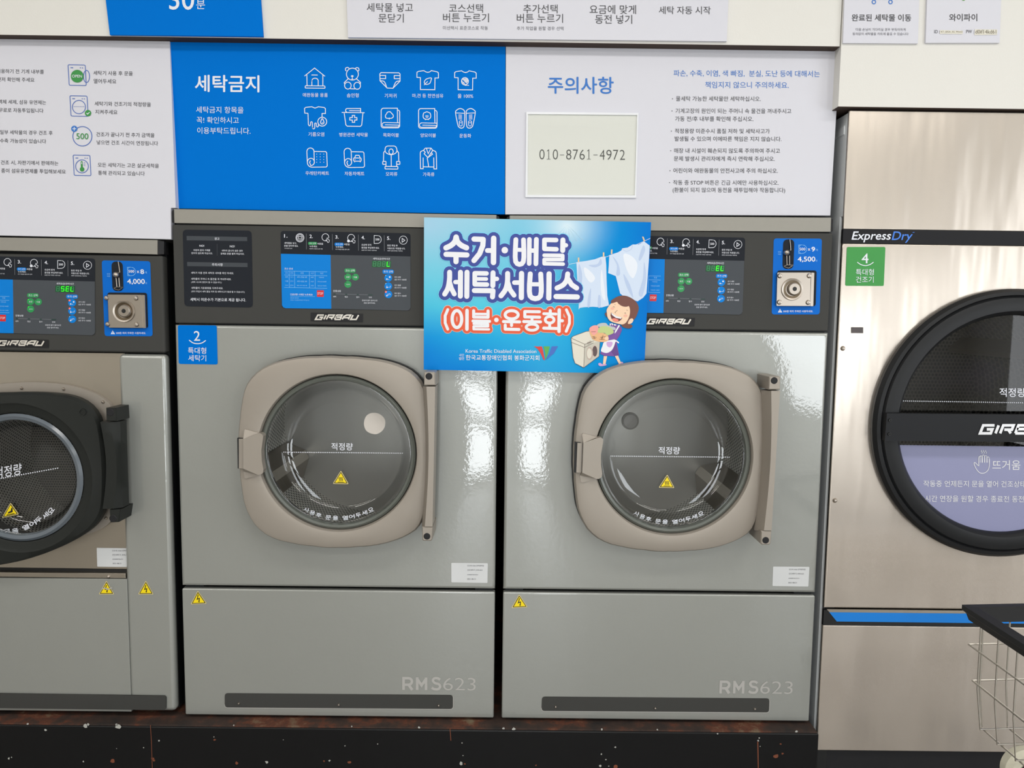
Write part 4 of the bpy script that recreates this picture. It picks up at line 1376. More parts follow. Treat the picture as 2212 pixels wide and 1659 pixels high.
    for xa in (1537, 1556, 1575):
        k.line(smoothline([(xa, 300), (xa - 5, 310), (xa + 5, 320), (xa, 332)], 3), 5)
    k.build('lettering', mat('film_white', (222, 222, 226), .5), film, -.0114)
    k = Ink(1750, 600, 4.6082).text('적정량', 1885, 2142, 1142, .005, .012)
    for i in range(104):
        k.disc(930 + i * 19.4, 1226 + i * .3, 5.2, n=8)
    k.build('glass_lettering', m_inkw, gl, -.0106)
    # cross bar
    bar = MB().prism(pxs([(1916, 893), (2452, 898), (2452, 957), (1911.5, 952.5)], -.045), -.030).build('cross_bar', mat('bar_black', (29, 30, 33), .45, spec=.2), door)
    for px, py in ((1922, 907.5), (1920.5, 937.5), (2444, 912), (2444, 942)):
        p = U(px, py, -.045)
        MB().lathe([(0, -.0465), (.0018, -.0465), (.002, -.048), (.0035, -.048), (.004, -.045)], p[0], p[2], 14).build('bolt', m_rub, bar)
    k = Ink(1750, 600, 4.6082)
    girbau(k, 1682, 2480, 1456, 1562, .3)
    k.build('lettering', m_chrome if False else mat('chrome_letter', (222, 222, 224), .25, metal=.4), bar, -.0465)
    # drum
    dr = drum('drum', m_drumd, m_dback, c[0], c[1], .36, .06, .72, root)
    MB().lathe([(.36, .06), (.33, .03), (ro - .03, .009)], c[0], c[1], 96).build('drum_lip', m_steel2, dr, smooth=True)
    for a0 in (150, 30, 270):
        a = math.radians(a0)
        e = lambda r_, da, y: (c[0] + r_ * math.cos(a + da), y, c[1] + r_ * math.sin(a + da))
        MB().loft([[e(.358, -.05, y), e(.30, -.03, y), e(.30, .03, y), e(.358, .05, y)] for y in (.07, .71)]).build('drum_lifter', m_steel2, dr)
    return root


dryer()


# ================================================================ signs on the wall
def board(name, label, cat, quad, pl, m, th=.006, group=None):
    q = np.array([U(x, y, pl) for x, y in quad])
    c = q.mean(0)
    root = thing(name, label, cat, (c[0], c[1], q[:, 2].min()), group)
    bk = q + np.array([0, th, 0])
    if isinstance(pl, tuple):
        bk[:, 1] = .024
    n = len(q)
    obj('panel', np.concatenate([q, bk]), [tuple(range(n)), tuple(range(2 * n - 1, n - 1, -1))] + [(i, n + i, n + (i + 1) % n, (i + 1) % n) for i in range(n)], m, root, norm=True)
    return root


yw = -.0145      # boards hung on the bulkhead
b1 = board('information_sign', 'blue sign with white 30 lettering above the left guide sign', 'sign', [(212, -140), (553, -140), (568.4, 79), (237.2, 75.2)], yw, m_blue)
k = Ink(200, 0, 3.95).text('30', 655, 866, -6, .01, .012, h=176).text('분', 885, 960, 38, .01)
k.build('lettering', m_inkw, b1, yw - .0006)
b2 = board('information_sign', 'long white sign listing wash steps, top centre above the blue sign', 'sign', [(744, -140), (1579, -140), (1569.9, 89.2), (751.8, 80.7)], yw, m_white)
k = Ink(700, 0, 2.3532)
for t, x0, x1, y in (('세탁물 넣고', 217, 452, 38), ('문닫기', 277, 405, 92), ('코스선택', 635, 808, 42), ('버튼 누르기', 605, 838, 90), ('추가선택', 1013, 1187, 45), ('버튼 누르기', 980, 1215, 93), ('요금에 맞게', 1350, 1586, 48), ('동전 넣기', 1378, 1566, 98), ('세탁 자동 시작', 1702, 1965, 52)):
    k.text(t, x0, x1, y, .004)
k.build('lettering', m_inkk, b2, yw - .0006)
k = Ink(700, 0, 2.3532).text('미선택시 표준코스로 작동', 605, 833, 142, .004).text('추가 작업을 원할 경우 선택', 980, 1217, 144, .004)
k.build('small_lettering', m_inkg, b2, yw - .0006)
yn = -.0175
v = (1750, 0, 4.7879)
px_ = lambda p: (v[0] + p[0] / v[2], v[1] + p[1] / v[2])
b3 = board('notice', 'white notice with a blue cart symbol and heading above the dryer', 'notice', [px_(p) for p in ((378, -650), (1148, -650), (1115, 450), (340, 445))], yn, m_white)
Ink(*v).text('완료된 세탁물 이동', 432, 1045, 183, .002, .02).build('heading', m_inkk, b3, yn - .0006)
Ink(*v).text('다음 손님이 기다리실 경우 부득이하게', 473, 988, 305, .002).text('동의없이 세탁물을 카트에 옮길 수 있습니다', 440, 1017, 350, .002).build('small_lettering', m_inkg, b3, yn - .0006)
Ink(*v).ell(660, 20, 18, 19, 9).ell(832, 20, 18, 19, 9).line([(640, -8), (850, -8)], 9).line([(640, -8), (610, -140), (880, -140), (850, -8)], 9).build('cart_symbol', m_inkb, b3, yn - .0006)
b4 = board('notice', 'white wifi notice with password at the top right', 'notice', [px_(p) for p in ((1232, -650), (2000, -650), (1960, 443), (1195, 443))], yn, m_white)
Ink(*v).text('와이파이', 1440, 1728, 180, 0, .016).build('heading', m_inkk, b4, yn - .0006)
Ink(*v).text('ID :', 1285, 1340, 327, 0, .01, h=34).text('PW :', 1615, 1692, 326, 0, .01, h=34).build('small_lettering', m_inkg, b4, yn - .0006)
tp = Ink(*v).poly([(1345, 310), (1580, 318), (1578, 352), (1342, 350)]).poly([(1705, 303), (1938, 305), (1932, 360), (1700, 362)]).build('paper_strip', mat('cream_paper', (224, 220, 206), .7), b4, yn - .001)
Ink(*v).text('KT_GIGA_5G_Wave2', 1355, 1576, 329, 0).text('d0if14kd61', 1710, 1925, 328, 0, .0, h=40).build('password_lettering', mat('brown_ink', (120, 112, 96), .6), tp, yn - .0014)
Ink(*v).disc(1588, -10, 18).line(arc(1588, -10, 60, 60, 220, 320, 12), 14).line(arc(1588, -10, 110, 110, 220, 320, 14), 14).build('wifi_symbol', mat('wifi_green', (92, 150, 74), .5), b4, yn - .0006)

# left guide sign leaning slightly out at the foot
Lq = [(-420, 65), (366.3, 86), (379.5, 449), (369, 449), (369.5, 516.8), (-420, 499)]
p0 = U(100, 82, .018)
p1 = U(100, 512, .001)
nrm = np.cross(np.array([1., 0, 0]), p1 - p0)
LP = (tuple(p0), tuple(nrm))
b5 = board('guide_sign', 'white guide sign with small washer symbols, leaning over the left washing machine', 'sign', Lq, LP, m_white, .014)
k = Ink(0, 0, 5.53)
for t, x0, x1, y in (('이용하기 전 기계 내부를', -38, 523, 853), ('먼저 확인해 주세요', -32, 410, 950), ('액체 세제, 섬유 유연제는', -20, 550, 1220), ('무료로 자동투입됩니다', -14, 518, 1318), ('일부 세탁물의 경우 건조 후', 0, 628, 1583), ('세탁기 사용 후 문을', 1115, 1585, 874), ('열어두세요', 1118, 1388, 970), ('세탁기와 건조기의 적정량을', 1130, 1802, 1243), ('지켜주세요', 1138, 1402, 1338), ('건조가 끝나기 전 추가 금액을', 1150, 1845, 1610)):
    k.text(t, x0, x1, y, .017)
k.at(0, 300, 5.53)
for t, x0, x1, y in (('수축 가능성이 있습니다', 0, 550, 25), ('건조 시, 자판기에서 판매하는', 10, 697, 287), ('종이 섬유유연제를 투입해보세요', 15, 785, 385), ('넣으면 건조 시간이 연장됩니다', 1155, 1888, 48), ('모든 세탁기는 고온 살균세척을', 1168, 1897, 316), ('통해 관리되고 있습니다', 1172, 1728, 410)):
    k.text(t, x0, x1, y, .017)
k.build('lettering', m_inkk, b5, shift(LP, -.0006))


def washer_icon(x, y, w, h, sl=.015):
    k = Ink(0, 0, 5.53)
    k.line(rquad([(x, y), (x + w, y + 4), (x + w + 12, y + h + 4), (x + 14, y + h)], 16), 8, closed=True)
    k.line([(x + 30, y + 35), (x + 62, y + 36)], 9)
    k.disc(x + w - 58, y + 37, 6).disc(x + w - 33, y + 38, 6)
    return k


ks = shift(LP, -.0006)
ki = washer_icon(812, 773, 206, 245)
ki.ell(1033, 913, 36, 73, 8).line([(1020, 870), (1025, 955)], 6)
o = ki.build('symbol', m_inkn, b5, ks)
Ink(0, 0, 5.53).disc(922, 910, 76, 76, 36).build('disc', m_green, o, shift(LP, -.001))
Ink(0, 0, 5.53).text('OPEN', 860, 978, 910, .01, .01).build('caption', m_inkw, o, shift(LP, -.0014))
ki = washer_icon(834, 1143, 206, 243)
ki.ell(943, 1278, 78, 80, 8)
for i in range(11):
    ki.line([(880 + i * 12, 1273), (887 + i * 12, 1273)], 5)
o = ki.build('symbol', m_inkn, b5, ks)
Ink(0, 0, 5.53).disc(1051, 1351, 38).build('disc', m_green, o, shift(LP, -.001))
Ink(0, 0, 5.53).line([(1034, 1350), (1046, 1364), (1070, 1340)], 9).build('tick', m_inkw, o, shift(LP, -.0014))
o = Ink(0, 0, 5.53).ell(984, 1628, 114, 116, 9, 40).build('symbol', m_inkn, b5, ks)
Ink(0, 0, 5.53).disc(887, 1538, 37).build('disc', m_inkb, o, shift(LP, -.001))
Ink(0, 0, 5.53).line([(865, 1538), (909, 1538)], 8).line([(887, 1516), (887, 1560)], 8).build('plus', m_inkw, o, shift(LP, -.0014))
Ink(0, 0, 5.53).text('500', 912, 1055, 1627, .01, .006).build('caption', m_green, o, shift(LP, -.001))
ki = washer_icon(872, 1852, 202, 242)
ki.ell(979, 1987, 76, 78, 8)
for i in range(3):
    ki.line([(1002, 1942 + i * 18), (1018, 1942 + i * 18)], 5)
o = ki.build('symbol', m_inkn, b5, ks)
Ink(0, 0, 5.53).line([(975, 1935), (978, 2020)], 22, True).disc(980, 2022, 27).build('thermometer', m_green, o, shift(LP, -.001))
Ink(0, 0, 5.53).line([(975, 1938), (976, 1960)], 8).build('tube', m_inkw, o, shift(LP, -.0014))

# blue sign of things that must not be washed
yb_ = .022
b6 = board('banned_items_sign', 'blue sign with fourteen white laundry symbols over the second washing machine', 'sign', [(367.5, 87.3), (1092, 97), (1090.3, 463), (386, 450.3)], yb_, m_blue, .02)
Ink(360, 80, 5.53).text('세탁금지', 340, 1105, 556, .008, .03).build('heading', m_inkw, b6, yb_ - .0006)
Ink(360, 80, 5.53).text('세탁금지 항목을', 352, 918, 870, .01, .004).text('꼭! 확인하시고', 358, 862, 993, .01, .004).text('이용부탁드립니다.', 365, 1002, 1120, .01, .004).build('lettering', m_inkw, b6, yb_ - .0006)
iw = 8
I = lambda: Ink(640, 120, 4.8087)
shirt = lambda x, y: [(x, y + 18), (x + 14, y + 8), (x + 72, y), (x + 92, y + 12), (x + 112, y + 18), (x + 134, y + 12), (x + 150, y), (x + 210, y + 12), (x + 224, y + 24), (x + 224, y + 76), (x + 188, y + 76), (x + 186, y + 198), (x + 36, y + 196), (x + 36, y + 72), (x, y + 70)]
blanket = lambda k, x, y: k.line([(x, y + 180), (x, y + 30)] + arc(x + 25, y + 25, 25, 25, 180, 270, 6) + [(x + 168, y), (x + 170, y + 150)], iw).line([(x + 168, y + 18)] + arc(x + 170, y + 42, 22, 24, -90, 0, 6) + [(x + 192, y + 170)] + arc(x + 170, y + 180, 22, 24, 0, 90, 6) + [(x + 25, y + 204)] + arc(x + 25, y + 180, 25, 24, 90, 180, 6), iw).line([(x + 190, y + 152), (x + 30, y + 148)] + arc(x + 30, y + 172, 20, 22, 270, 90, 8) + [(x + 180, y + 194), (x + 186, y + 176), (x + 40, y + 172)], 7)
roll = lambda k, x, y: k.line([(x + 5, y + 155), (x, y + 40)] + arc(x + 37, y + 36, 37, 36, 180, 360, 10) + [(x + 78, y + 160)], iw).line(arc(x + 42, y + 145, 36, 38, 180, 450, 14) + [(x + 28, y + 150), (x + 38, y + 130)], iw).line([(x + 5, y + 140)] + arc(x + 55, y + 150, 50, 50, 180, 90, 8) + [(x + 200, y + 198), (x + 212, y + 186), (x + 206, y + 50), (x + 196, y + 38), (x + 78, y + 36)], iw)
ICON = []
k = I().line([(86, 213), (190, 130), (298, 216)], iw).line([(110, 200), (112, 312)], iw).line([(276, 200), (276, 312)], iw).line(rquad([(93, 314), (297, 316), (299, 340), (93, 338)], 8), iw, closed=True).line([(162, 312), (162, 260)] + arc(195, 262, 33, 27, 180, 360, 8) + [(228, 312)], iw).line([(158, 202), (222, 203)], iw)
ICON.append(('애완동물 용품', 67, 327, 410, k))
k = I().ell(583, 193, 62, 62, iw).line(arc(530, 143, 20, 20, 120, 340, 10), iw).line(arc(632, 145, 20, 20, 200, 420, 10), iw).ell(536, 312, 34, 36, iw).ell(633, 314, 34, 36, iw).line([(545, 235), (498, 282), (505, 300)], iw).line([(620, 237), (668, 280), (664, 300)], iw).line([(560, 345), (610, 347)], iw).line([(582, 225), (582, 248)], 7).disc(582, 214, 14, 9)
k.line(arc(583, 244, 10, 8, 0, 180, 6), 5)
ICON.append(('솜인형', 525, 648, 413, k))
k = I().line([(868, 190), (880, 178), (1066, 180), (1078, 192), (1078, 265), (1004, 340), (944, 338), (870, 262)], iw, closed=True).line([(868, 206), (928, 207), (928, 240), (868, 240)], iw).line([(1078, 208), (1018, 208), (1018, 240), (1078, 240)], iw).line(smoothline([(872, 262), (915, 272), (940, 336)], 4), iw).line(smoothline([(1076, 264), (1035, 275), (1006, 338)], 4), iw)
ICON.append(('기저귀', 917, 1040, 417, k))
k = I().line(shirt(1253, 157), iw, closed=True).line(smoothline([(1400, 232), (1350, 245), (1330, 275), (1345, 300), (1385, 290), (1400, 255)], 4, True), iw, closed=True).line([(1328, 306), (1365, 268)], 7)
ICON.append(('마,견 등 천연섬유', 1205, 1528, 418, k))
k = I().line(shirt(1645, 159), iw, closed=True).ell(1752, 267, 36, 38, 8).line([(1752, 310), (1795, 310)], 6)
for i in range(5):
    k.line([(1724 + i * 12, 240 - i), (1770 + i * 5, 288 - i * 7)], 7)
k.line([(1720, 262), (1740, 300)], 6).line([(1735, 275), (1755, 303)], 6)
ICON.append(('울 100%', 1677, 1838, 420, k))
k = I().line([(122, 600), (88, 598), (86, 548), (100, 538), (160, 532), (195, 546), (230, 532), (290, 540), (303, 552), (303, 602), (268, 602), (268, 640)], iw).line([(122, 600), (126, 715)] + arc(138, 716, 10, 14, 180, 0, 6) + [(150, 700)] + arc(158, 698, 9, 10, 180, 360, 6) + [(168, 750)] + arc(180, 748, 12, 14, 180, 0, 6) + [(192, 710)] + arc(200, 710, 9, 9, 180, 360, 6) + [(210, 730)] + arc(220, 730, 10, 12, 180, 0, 6) + [(232, 715)], iw).ell(270, 687, 46, 46, iw).line(smoothline([(270, 655), (254, 685), (256, 705), (270, 713), (286, 704), (286, 685)], 3, True), 8, closed=True).line([(268, 702), (278, 694)], 6)
ICON.append(('기름오염', 125, 290, 818, k))
k = I().line([(472, 591), (710, 594)], iw).line([(498, 598), (515, 720), (530, 734), (665, 736), (680, 722), (692, 598)], iw).line([(525, 588)] + arc(530, 570, 18, 20, 140, 270, 6) + [(668, 550), (668, 588)], iw).line([(550, 572), (666, 574)], 7).line([(582, 622), (606, 622), (606, 645), (630, 645), (630, 670), (606, 670), (606, 694), (582, 694), (582, 670), (556, 670), (556, 645), (582, 645)], 8, closed=True)
ICON.append(('병원관련 세탁물', 447, 743, 822, k))
k = I()
blanket(k, 882, 547)
k.line(smoothline([(930, 645), (926, 622), (938, 605), (948, 588), (975, 584), (990, 600), (1006, 618), (1006, 640), (985, 652), (945, 652)], 3, True), 8, closed=True).line([(967, 645), (967, 664)], 6)
ICON.append(('목화이불', 902, 1065, 826, k))
k = I()
blanket(k, 1270, 551)
k.line(smoothline([(1318, 640), (1322, 600), (1338, 592), (1355, 584), (1372, 590), (1392, 602), (1396, 640), (1375, 660), (1338, 660)], 3, True), 8, closed=True).line([(1345, 626), (1370, 626), (1366, 642), (1350, 642)], 6, closed=True).line([(1340, 660), (1340, 670)], 6).line([(1374, 660), (1374, 670)], 6)
ICON.append(('양모이불', 1290, 1450, 829, k))
k = I()
for sx, cx in ((1, 1703), (-1, 1811)):
    k.line(smoothline([(cx + sx * -48, 600), (cx + sx * -40, 570), (cx, 550), (cx + sx * 40, 570), (cx + sx * 46, 610), (cx + sx * 42, 720), (cx + sx * 30, 748), (cx + sx * 8, 754), (cx + sx * -14, 742), (cx + sx * -26, 715)], 4, True), iw, closed=True)
    k.line([(cx - sx * 44, 596), (cx + sx * 42, 600)], 7)
    for i in range(4):
        k.line([(cx - sx * 18, 616 + i * 14), (cx + sx * 18, 619 + i * 14)], 6)
    k.line(rquad([(cx - 16 + sx * 6, 678), (cx + 16 + sx * 6, 678), (cx + 14 + sx * 6, 732), (cx - 14 + sx * 6, 732)], 13), 6, closed=True).line([(cx - 12 + sx * 6, 698), (cx + 12 + sx * 6, 698)], 5)
ICON.append(('운동화', 1695, 1817, 833, k))
k = I()
roll(k, 110, 960)
for r_ in range(4):
    for c_ in range(3):
        k.disc(212 + c_ * 37, 1024 + r_ * 28, 4, n=8)
ICON.append(('우레탄카페트', 95, 340, 1222, k))
k = I()
roll(k, 497, 963)
k.line([(606, 1062), (618, 1036), (652, 1037), (664, 1062)], 8).line(rquad([(595, 1064), (674, 1065), (674, 1098), (596, 1097)], 10), 8, closed=True).line([(606, 1098), (606, 1109)], 7).line([(664, 1098), (664, 1109)], 7).disc(612, 1081, 4, n=8).disc(658, 1082, 4, n=8)
ICON.append(('자동차매트', 502, 707, 1226, k))
k = I().line(smoothline([(922, 985), (935, 945), (985, 940), (1030, 945), (1046, 985), (1030, 1015), (985, 1030), (940, 1015)], 4, True), iw, closed=True).ell(985, 998, 22, 28, iw).line([(986, 1028), (987, 1150)], iw).line([(925, 990), (908, 1005), (906, 1098)], iw).line([(1045, 985), (1063, 1010), (1065, 1098)], iw).line(rquad([(898, 1100), (932, 1100), (932, 1130), (898, 1130)], 5), iw, closed=True).line(rquad([(1042, 1100), (1076, 1100), (1076, 1130), (1042, 1130)], 5), iw, closed=True).line([(932, 1130), (932, 1150)], iw).line([(1043, 1130), (1043, 1150)], iw).line(rquad([(922, 1152), (1055, 1153), (1055, 1180), (922, 1178)], 5), iw, closed=True)
ICON.append(('모피류', 930, 1050, 1231, k))
k = I().line([(1340, 962), (1400, 962), (1418, 985), (1368, 1060), (1328, 1020), (1340, 1005), (1322, 985), (1340, 962)], 8).line([(1352, 965), (1370, 1020), (1398, 965)], 7).line([(1400, 1005), (1415, 1025), (1368, 1060)], 8).line([(1360, 1062), (1375, 1152)], 8).line(smoothline([(1322, 985), (1292, 1000), (1288, 1040), (1290, 1175)], 4) + [(1318, 1176), (1318, 1060)], iw).line(smoothline([(1418, 985), (1448, 1000), (1455, 1040), (1458, 1178)], 4) + [(1430, 1178), (1428, 1060)], iw).line([(1318, 1156), (1430, 1158)], iw)
ICON.append(('가죽류', 1315, 1435, 1235, k))
for t, x0, x1, y, k in ICON:
    o = k.build('symbol', m_inkw, b6, yb_ - .0006)
    I().text(t, x0, x1, y, .006, .003).build('caption', m_inkw, o, yb_ - .0006)

# white caution sign and the clear holder stuck on it
b7 = board('caution_sign', 'white caution sign with blue heading and bullet lines over the third washing machine', 'sign', [(1093, 98.5), (1815, 99.5), (1793.5, 465.5), (1091.5, 463)], yb_, m_white, .02)
Ink(1090, 80, 4.1463).text('주의사항', 390, 975, 432, .004, .026).build('heading', m_inkb, b7, yb_ - .0006)
k = Ink(1420, 120, 4.8786).text('파손, 수축, 이염, 색 빠짐,  분실, 도난 등에 대해서는', 172, 1712, 190, .005).text('책임지지 않으니 주의하세요.', 505, 1385, 310, .005)
k.build('subheading', m_inkb, b7, yb_ - .0006)
k = Ink(1420, 120, 4.8786)
for bu, t, x0, x1, y in ((160, '물세탁 가능한 세탁물만 세탁하십시오.', 197, 1090, 455), (155, '기계고장의 원인이 되는 주머니 속 물건을 꺼내주시고', 192, 1412, 584), (0, '가동 전/후 내부를 확인해 주십시오.', 188, 1012, 667), (148, '적정용량 미준수시 품질 저하 및 세탁사고가', 185, 1185, 796), (0, '발생될 수 있으며 이에따른 책임은 지지 않습니다.', 183, 1308, 878),
                         (141, '매장 내 시설이 훼손되지 않도록 주의하여 주시고', 178, 1292, 1003), (0, '문제 발생시 관리자에게 즉시 연락해 주십시오.', 175, 1237, 1087), (133, '어린이와 애완동물의 안전사고에 주의 하십시오.', 170, 1270, 1213), (129, '작동 중 STOP 버튼은 긴급 시에만 사용하십시오.', 167, 1278, 1339), (0, '(환불이 되지 않으며 동전을 재투입해야 작동합니다)', 162, 1347, 1421)):
    k.text(t, x0, x1, y, .003)
    if bu:
        k.disc(bu, y, 5, n=8)
k.build('lettering', m_inkk, b7, yb_ - .0006)
yh_ = yb_ - .003
S4 = (1090, 80, 4.1463)
hq = pxs([(195, 670), (1200, 680), (1178, 1440), (186, 1434)], yh_, 0, S4)
hr = thing('document_holder', 'clear document holder with a phone number slip on the white caution sign', 'document holder', tuple(hq.mean(0)))
MB().prism(pxs([(207, 692), (1190, 700), (1170, 1416), (203, 1414)], yb_ - .0012, 0, S4), yb_ - .0003).build('slip', mat('ivory_slip', (228, 230, 224), .55), hr)
m_clear = glass('clear_acrylic', (.995, .995, .99), .03)
MB().prism(hq, yb_ - .0018).build('cover', m_clear, hr)
fr = MB()
ol = [(195, 670), (1200, 680), (1178, 1440), (186, 1434)]
il = [(209, 690), (1188, 699), (1166, 1418), (205, 1414)]
for i in range(4):
    j = (i + 1) % 4
    fr.prism(pxs([ol[i], ol[j], il[j], il[i]], yh_ - .0012, 0, S4), yb_ - .0003)
fr.build('rim', mat('clear_plastic_edge', (232, 234, 238), .2), hr)
k = Ink(*S4)
num = '010-8761-4972'
for i, ch in enumerate(num):
    x = 335 + i * 60.0
    if ch == '-':
        k.line([(x - 20, 1056), (x + 18, 1056)], 5)
    else:
        w_ = 17 if ch == '1' else 23
        if ch == '1':
            k.line([(x - 14, 1022), (x, 1010), (x, 1095)], 6).line([(x - 17, 1094), (x + 17, 1094)], 4)
        else:
            k.text(ch, x - w_, x + w_, 1053 + (i - 6) * .4, h=90, bold=-.017)
k.build('phone_lettering', mat('slip_ink', (70, 72, 70), .6), hr, yb_ - .0016)

# ================================================================ poster in front of the two washers
yp = -.0235
PQ = [(916, 469.5), (1406.6, 480), (1391.2, 807.5), (915.3, 798.6)]
m_post = bpy.data.materials.new('printed_sky')
m_post.use_nodes = True
nt = m_post.node_tree
bs = nt.nodes['Principled BSDF']
bs.inputs['Roughness'].default_value = .35
bs.inputs['Specular IOR Level'].default_value = .08
uvn = nt.nodes.new('ShaderNodeUVMap')
sp = nt.nodes.new('ShaderNodeSeparateXYZ')
nt.links.new(uvn.outputs[0], sp.inputs[0])
r1 = nt.nodes.new('ShaderNodeValToRGB')
r1.color_ramp.elements[0].color = (*lin((62, 184, 224)), 1)
r1.color_ramp.elements[1].color = (*lin((0, 116, 206)), 1)
e = r1.color_ramp.elements.new(.52); e.color = (*lin((62, 184, 224)), 1)
e = r1.color_ramp.elements.new(.75); e.color = (*lin((0, 150, 216)), 1)
nt.links.new(sp.outputs[0], r1.inputs[0])
r2 = nt.nodes.new('ShaderNodeValToRGB')          # v: 0 bottom .. 1 top
r2.color_ramp.elements[0].color = (*lin((0, 128, 212)), 1)
r2.color_ramp.elements[1].color = (*lin((150, 205, 226)), 1)
e = r2.color_ramp.elements.new(.42); e.color = (*lin((84, 200, 224)), 1)
e = r2.color_ramp.elements.new(.22); e.color = (*lin((30, 166, 222)), 1)
nt.links.new(sp.outputs[1], r2.inputs[0])
f_ = nt.nodes.new('ShaderNodeMapRange')
f_.inputs['From Min'].default_value = .25
f_.inputs['From Max'].default_value = .8
nt.links.new(sp.outputs[0], f_.inputs[0])
mx = nt.nodes.new('ShaderNodeMix'); mx.data_type = 'RGBA'
nt.links.new(f_.outputs[0], mx.inputs[0]); nt.links.new(r2.outputs[0], mx.inputs[6]); nt.links.new(r1.outputs[0], mx.inputs[7])


def glow(cx, cy, sx, sy, amt, col, prev):
    a = nt.nodes.new('ShaderNodeMapping')
    a.inputs['Location'].default_value = (-cx / sx, -cy / sy, 0)
    a.inputs['Scale'].default_value = (1 / sx, 1 / sy, 0)
    nt.links.new(uvn.outputs[0], a.inputs[0])
    g = nt.nodes.new('ShaderNodeTexGradient'); g.gradient_type = 'QUADRATIC_SPHERE'
    nt.links.new(a.outputs[0], g.inputs[0])
    m_ = nt.nodes.new('ShaderNodeMath'); m_.operation = 'MULTIPLY'; m_.inputs[1].default_value = amt
    nt.links.new(g.outputs[0], m_.inputs[0])
    x_ = nt.nodes.new('ShaderNodeMix'); x_.data_type = 'RGBA'
    x_.inputs[7].default_value = (*lin(col), 1)
    nt.links.new(m_.outputs[0], x_.inputs[0]); nt.links.new(prev, x_.inputs[6])
    return x_.outputs[2]


pv = glow(.63, .96, .25, .3, .9, (226, 240, 246), mx.outputs[2])
pv = glow(.02, .95, .35, .35, .5, (176, 205, 232), pv)
pv = glow(.0, .08, .3, .6, .8, (0, 122, 212), pv)
nt.links.new(pv, bs.inputs['Base Color'])
q = np.array([U(x, y, yp) for x, y in PQ])
po = thing('poster', 'bright blue laundry delivery poster with cartoon woman, propped across the two large washers', 'poster', (q[:, 0].mean(), yp, q[:, 2].min()))
bk = q + np.array([0, .004, 0])
o = obj('sheet', np.concatenate([q, bk]), [(0, 1, 2, 3), (7, 6, 5, 4)] + [(i, 4 + i, 4 + (i + 1) % 4, (i + 1) % 4) for i in range(4)], m_post, po)
l = o.data.uv_layers.new()
uvs = [(0, 1), (1, 1), (1, 0), (0, 0)] * 2
for lp in o.data.loops:
    l.data[lp.index].uv = uvs[lp.vertex_index]
PP = (900, 460, 4.2538)
HEAD1 = [([(363, 222), (352, 262), (318, 297), (270, 321)], 50), ([(363, 222), (374, 262), (408, 296), (458, 320)], 50), ([(270, 380), (462, 386)], 48), ([(362, 386), (362, 448)], 48),
         ([(527, 240), (612, 243), (608, 300), (578, 375), (527, 437)], 48), ([(650, 345), (708, 346)], 44), ([(708, 233), (706, 455)], 50),
         ([(912, 245), (910, 447), (980, 449), (982, 247)], 44), ([(912, 338), (980, 340)], 36), ([(1036, 243), (1034, 465)], 42), ([(1100, 243), (1096, 467)], 44), ([(1036, 345), (1100, 347)], 40),
         ([(1282, 249), (1174, 247), (1174, 330), (1285, 334)], 42), ([(1344, 248), (1342, 345)], 46), ([(1344, 296), (1372, 297)], 40), ([(1172, 389), (1342, 391), (1342, 428), (1172, 428), (1172, 466), (1346, 470)], 34)]
HEAD2 = [([(303, 545), (302, 610), (288, 690), (258, 746)], 46), ([(304, 640), (318, 690), (346, 745)], 44), ([(356, 635), (400, 635)], 40), ([(403, 545), (402, 765)], 46), ([(463, 545), (461, 767)], 46),
         ([(642, 556), (534, 554), (534, 656), (646, 658)], 42), ([(536, 606), (640, 607)], 34), ([(702, 550), (700, 668)], 46), ([(702, 606), (738, 606)], 40), ([(530, 713), (702, 715), (697, 772)], 46),
         ([(836, 556), (834, 635), (816, 705), (775, 762)], 46), ([(838, 640), (858, 705), (895, 756)], 44), ([(898, 640), (960, 640)], 42), ([(964, 556), (962, 778)], 48),
         ([(1044, 560), (1042, 762), (1138, 764), (1140, 562)], 46), ([(1044, 655), (1138, 656)], 38), ([(1217, 560), (1214, 782)], 48),
         ([(1388, 560), (1378, 618), (1345, 662), (1290, 690)], 46), ([(1390, 605), (1425, 660), (1470, 690)], 46), ([(1281, 768), (1476, 772)], 48)]
ell = lambda x, y, a, b2: arc(x, y, a, b2, 0, 360, 26)
HEAD3 = [([(286, 888), (262, 945), (262, 1010), (286, 1068)], 26), (ell(370, 975, 44, 78), 30), ([(463, 896), (462, 1068)], 32), ([(524, 898), (524, 957), (656, 959), (656, 900)], 28), ([(526, 928), (654, 929)], 22), ([(518, 993), (670, 996)], 28), ([(594, 996), (594, 1018)], 28),
         ([(524, 1018), (656, 1020), (656, 1042), (524, 1042), (524, 1068), (664, 1070)], 22), (ell(873, 936, 60, 38), 28), ([(798, 998), (946, 1001)], 28), ([(872, 1001), (872, 1034)], 28), ([(814, 1030), (814, 1068), (940, 1071)], 28),
         ([(1128, 908), (994, 906), (994, 955), (1130, 958)], 28), ([(1060, 958), (1060, 992)], 26), ([(984, 998), (1138, 1001)], 28), (ell(1060, 1050, 54, 28), 26),
         ([(1228, 898), (1228, 912)], 28), ([(1168, 926), (1280, 929)], 26), (ell(1222, 982, 40, 30), 26), ([(1222, 1012), (1222, 1052)], 26), ([(1168, 1058), (1290, 1062)], 28), ([(1310, 892), (1308, 1088)], 32), ([(1310, 990), (1340, 991)], 28), ([(1376, 890), (1404, 950), (1404, 1015), (1374, 1088)], 26)]


